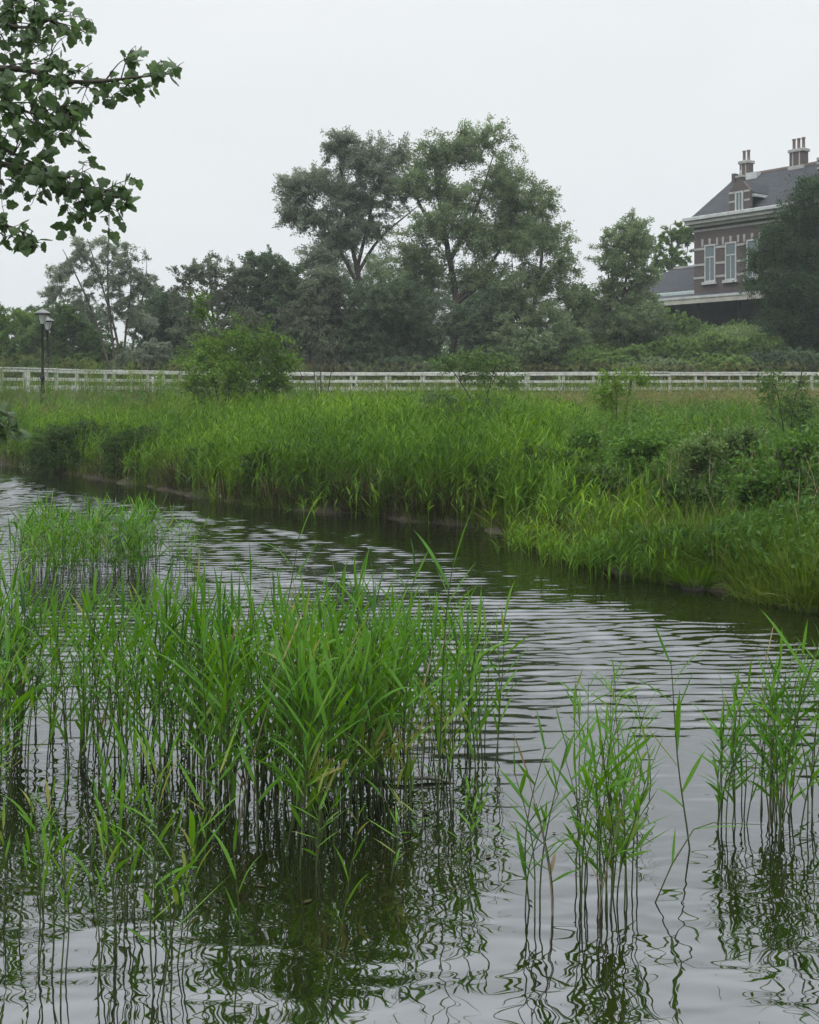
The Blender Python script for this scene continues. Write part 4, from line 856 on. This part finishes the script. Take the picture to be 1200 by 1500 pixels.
# further reeds: past the three hundred that show largest
VS, QS, SV, SQ = [], [], [], []; nV = nS = 0
def np_mesh(me):
    v = np.zeros(len(me.vertices) * 3, np.float32); me.vertices.foreach_get('co', v); q = np.zeros(len(me.loops), np.int32); me.loops.foreach_get('vertex_index', q); return v.reshape(-1, 3), q.reshape(-1, 4)
cache = [(np_mesh(a), np_mesh(b)) for a, b in PRO]
for (px, py, h, cl, yg) in rest:
    Y = yb(py); (sv, sq), (lv, lq) = random.choice(cache); rz = random.gauss(0, .55) + (math.pi if random.random() < .25 else 0)
    mt = Matrix.Translation((wx(px, Y), Y, 0)) @ Matrix.Rotation(rz, 4, 'Z') @ Matrix.Rotation(random.gauss(.03, .07), 4, 'Y') @ Matrix.Diagonal((h ** .5, h ** .5, h, 1)); m3 = np.array(mt)
    VS.append(lv @ m3[:3, :3].T + m3[:3, 3]); QS.append(lq + nV); nV += len(lv); SV.append(sv @ m3[:3, :3].T + m3[:3, 3]); SQ.append(sq + nS); nS += len(sv)
rb = link('distant_reeds', indexed_mesh('distant_reeds', np.concatenate(VS), np.concatenate(QS)), M['reed'], None, True); tag(rb, 'further reeds standing in the pond behind the nearer ones', 'reeds', kind='stuff')
link('stems', indexed_mesh('stems', np.concatenate(SV), np.concatenate(SQ)), M['reed_stem'], rb, True)
# reeds at the water's edge before the right bank
st = Strips(); ex = []; ey = []
for (px, py, n_) in [(775, 812, 40), (820, 828, 50), (870, 838, 60), (930, 846, 60), (985, 852, 30), (1180, 800, 40), (1185, 860, 30), (1140, 760, 20), (1170, 735, 34), (1115, 775, 28), (1060, 805, 26), (985, 800, 22), (905, 790, 28), (1195, 700, 24), (825, 782, 26), (1090, 840, 26), (1200, 830, 30), (470, 752, 16), (300, 722, 10)]:
    for _ in range(n_): q = py + random.gauss(0, 7); Y = yb(q); ex.append(wx(px + random.gauss(0, 22), Y)); ey.append(Y)
ex = np.array(ex); ey = np.array(ey); reed_plants(st, ex, ey, rng.uniform(.28, .55, len(ex)), .26, 6, .35, .018)
tag(st.build('shore_reeds', M['bank_reed']), 'bright young reeds in the shallows before the right bank', 'reeds', kind='stuff')
# bits of leaf and stalk afloat
n = 110; a_ = rng.uniform(0, 1, n); py_ = np.where(a_ < .6, rng.uniform(1080, 1330, n), rng.uniform(860, 960, n)); px_ = np.where(a_ < .6, rng.normal(380, 190, n), rng.normal(1080, 90, n)); Y_ = F * H / (py_ - HY); X_ = (px_ - 600) * Y_ / F
ok = sdist(X_, Y_) < -.15; n = ok.sum(); d_ = rng.uniform(0, 6.283, n); C = np.stack([X_[ok], Y_[ok], rng.uniform(.004, .012, n)], -1); A = np.stack([np.cos(d_), np.sin(d_), np.zeros(n)], -1); Lf = rng.uniform(.015, .07, n)[:, None]; Wf = rng.uniform(.006, .016, n)[:, None]; Bf = np.stack([-np.sin(d_), np.cos(d_), np.zeros(n)], -1)
tag(link('floating_litter', quads_mesh('floating_litter', np.stack([C, C + A * Lf * .5 + Bf * Wf, C + A * Lf, C + A * Lf * .5 - Bf * Wf], 1).reshape(-1, 3)), M['thatch']), 'bits of dead leaf and stalk floating among the reeds', 'litter', kind='stuff')
# grass tussock on the shore
def tussock(px, py, label, n=260, hh=.5):
    Y = yb(py); x0 = wx(px, Y); o = empty('grass_tussock', (x0, Y, 0)); tag(o, label, 'tussock', None)
    s_ = Strips(); a = rng.uniform(0, 6.283, n); r = .16 * rng.uniform(0, 1, n) ** .5
    s_.add(blades(np.stack([r * np.cos(a), r * np.sin(a), np.full(n, -.02)], -1), a, 1.5 - rng.uniform(0, .75, n), rng.uniform(.2, 1.1, n), hh * rng.uniform(.5, 1.1, n), np.full(n, .009)))
    s_.build('blades', M['bank_reed'], o)
    BM().lathe([(.20, -.1), (.19, .03), (.11, .10), (.02, .13)], 0, 0, 14).build('root_mound', M['bark_dark'], o, smooth=True)
tussock(1020, 862, 'bright round grass tussock at the water edge on the right', 420, .48)
# ------------------------------------------------------------------ small things
def stick(name, label, cat, pts, rad, mat, sides=6):
    P = catmull(pts, 5); o_ = P[0].copy(); t = Tubes(); t.add([p - o_ for p in P], [rad * (1 - .6 * i / (len(P) - 1)) for i in range(len(P))], sides); o = t.build(name, M[mat]); o.location = o_; tag(o, label, cat); return o
a = at(530, 1143, yb(1143)); stick('driftwood_branch', 'grey branch floating among the stems right of the dense clump', 'branch', [a + Vector((0, 0, .01)), a + Vector((.2, -.05, .025)), a + Vector((.42, -.02, .02)), a + Vector((.58, -.06, .0))], .018, 'wood_grey')
a = at(1108, 882, yb(882)); stick('driftwood_branch', 'dark curled branch lying at the right waterline', 'branch', [a, a + Vector((.08, .05, .05)), a + Vector((.2, .02, .03)), a + Vector((.28, -.02, .06)), a + Vector((.36, 0, 0))], .022, 'bark_dark')
a = at(965, 800, 16.6); stick('dead_stick', 'long dead stick slanting down the right bank', 'stick', [a + Vector((-.35, .3, .18)), a, a + Vector((.55, -.2, -.16))], .012, 'wood_grey')
def bottle(px, py, label):
    Y = yb(py) + .25; o = empty('plastic_bottle', (wx(px, Y), Y, .06), R(75)); tag(o, label, 'bottle', 'litter at the far water edge')
    b = BM().lathe([(.03, 0), (.034, .02), (.034, .13), (.015, .17), (.015, .19)], 0, 0, 12).build('body', M['plastic'], o, smooth=True); b.rotation_euler = (0, R(80), 0)
    c = BM().lathe([(.018, .191), (.018, .21)], 0, 0, 10).build('cap', M['trim'], o); c.rotation_euler = (0, R(80), 0)
bottle(266, 722, 'whitish plastic bottle at the water edge, left of two'); bottle(321, 733, 'whitish plastic bottle at the water edge, right of two')

# ------------------------------------------------------------------ air
hz_ = BM().box(-330, 330, -170, 520, -4, 60).build('haze', None); tag(hz_, 'thin grey haze over the whole place', 'haze', kind='stuff')
m = bpy.data.materials.new('haze_air'); m.use_nodes = True; nt = m.node_tree
for n_ in list(nt.nodes): nt.nodes.remove(n_)
out = nt.nodes.new('ShaderNodeOutputMaterial'); pv = nt.nodes.new('ShaderNodeVolumePrincipled'); pv.inputs['Color'].default_value = (.86, .92, .95, 1); pv.inputs['Density'].default_value = .00055; pv.inputs['Anisotropy'].default_value = .1
nt.links.new(pv.outputs[0], out.inputs['Volume']); hz_.data.materials.append(m)

# ------------------------------------------------------------------ overcast sky, soft sun, camera
SUN_EL, SUN_AZ = R(52), R(205)
wd = bpy.data.worlds.new('World'); S.world = wd; wd.use_nodes = True; nt = wd.node_tree; L = nt.links.new
for n_ in list(nt.nodes): nt.nodes.remove(n_)
out = nt.nodes.new('ShaderNodeOutputWorld'); bg = nt.nodes.new('ShaderNodeBackground'); bg.inputs[1].default_value = .1
sky = N(nt, 'ShaderNodeTexSky', sky_type='NISHITA'); sky.sun_disc = False; sky.sun_elevation = SUN_EL; sky.sun_rotation = SUN_AZ; sky.air_density = 1.0; sky.dust_density = 4.0
hs = N(nt, 'ShaderNodeHueSaturation'); hs.inputs['Saturation'].default_value = .35; L(sky.outputs[0], hs.inputs['Color'])
tc = N(nt, 'ShaderNodeTexCoord'); sep = N(nt, 'ShaderNodeSeparateXYZ'); L(tc.outputs['Generated'], sep.inputs[0])
no = N(nt, 'ShaderNodeTexNoise'); no.inputs['Scale'].default_value = 2.2; no.inputs['Detail'].default_value = 4; no.inputs['Distortion'].default_value = .4
mp = N(nt, 'ShaderNodeMapping'); mp.inputs['Scale'].default_value = (1, 1, 2.4); L(tc.outputs['Generated'], mp.inputs[0]); L(mp.outputs[0], no.inputs['Vector'])
mr = N(nt, 'ShaderNodeValToRGB'); e_ = mr.color_ramp.elements; e_.new(.3); e_.new(.5); e_.new(.7)
for i_, (p_, v_) in enumerate([(0., .224), (.32, .246), (.46, .40), (.62, .52), (.95, 1.)]): e_[i_].position = p_; e_[i_].color = (v_, v_, v_, 1)
L(sep.outputs[2], mr.inputs[0])
ml = N(nt, 'ShaderNodeVectorMath', operation='SCALE'); ml.inputs['Scale'].default_value = 28.0; L(mr.outputs[0], ml.inputs[0]); mr = ml
cr = ramp(nt, no.outputs[0], [(.3, (.93, .975, 1.0)), (.7, (1.03, 1.055, 1.07))])
cl = N(nt, 'ShaderNodeMix', data_type='RGBA', blend_type='MULTIPLY'); cl.inputs[0].default_value = 1; L(cr, cl.inputs[6]); L(mr.outputs[0], cl.inputs[7])
mx = N(nt, 'ShaderNodeMix', data_type='RGBA'); mx.inputs[0].default_value = .88; L(hs.outputs[0], mx.inputs[6]); L(cl.outputs[2], mx.inputs[7])
L(mx.outputs[2], bg.inputs[0]); L(bg.outputs[0], out.inputs[0])
sl_ = bpy.data.lights.new('sun', 'SUN'); sl_.energy = .7; sl_.angle = R(25); sl_.color = (1, .97, .92); so = bpy.data.objects.new('sun', sl_); COL.objects.link(so)
so.rotation_euler = (math.pi / 2 - SUN_EL, 0, math.pi - SUN_AZ + math.pi * 0)
dv = Vector((math.sin(SUN_AZ) * math.cos(SUN_EL), math.cos(SUN_AZ) * math.cos(SUN_EL), math.sin(SUN_EL))); so.rotation_euler = dv.to_track_quat('Z', 'Y').to_euler(); so.location = dv * 40
cam = bpy.data.cameras.new('camera'); co = bpy.data.objects.new('camera', cam); COL.objects.link(co)
cam.sensor_fit = 'VERTICAL'; cam.sensor_height = 36; cam.lens = 36 * F / 1500; cam.shift_y = -(750 - HY) / 1500; cam.clip_start = .05; cam.clip_end = 2000
co.location = (0, 0, H); co.rotation_euler = (math.pi / 2, 0, 0); S.camera = co
S.render.resolution_x, S.render.resolution_y = 819, 1024
S.view_settings.view_transform = 'Standard'; S.view_settings.look = 'None'; S.view_settings.exposure = .42; S.view_settings.gamma = 1
cy = S.cycles; cy.max_bounces = 6; cy.diffuse_bounces = 3; cy.glossy_bounces = 3; cy.transmission_bounces = 4; cy.transparent_max_bounces = 8; cy.volume_bounces = 0; cy.caustics_reflective = False; cy.caustics_refractive = False
cy.use_denoising = True
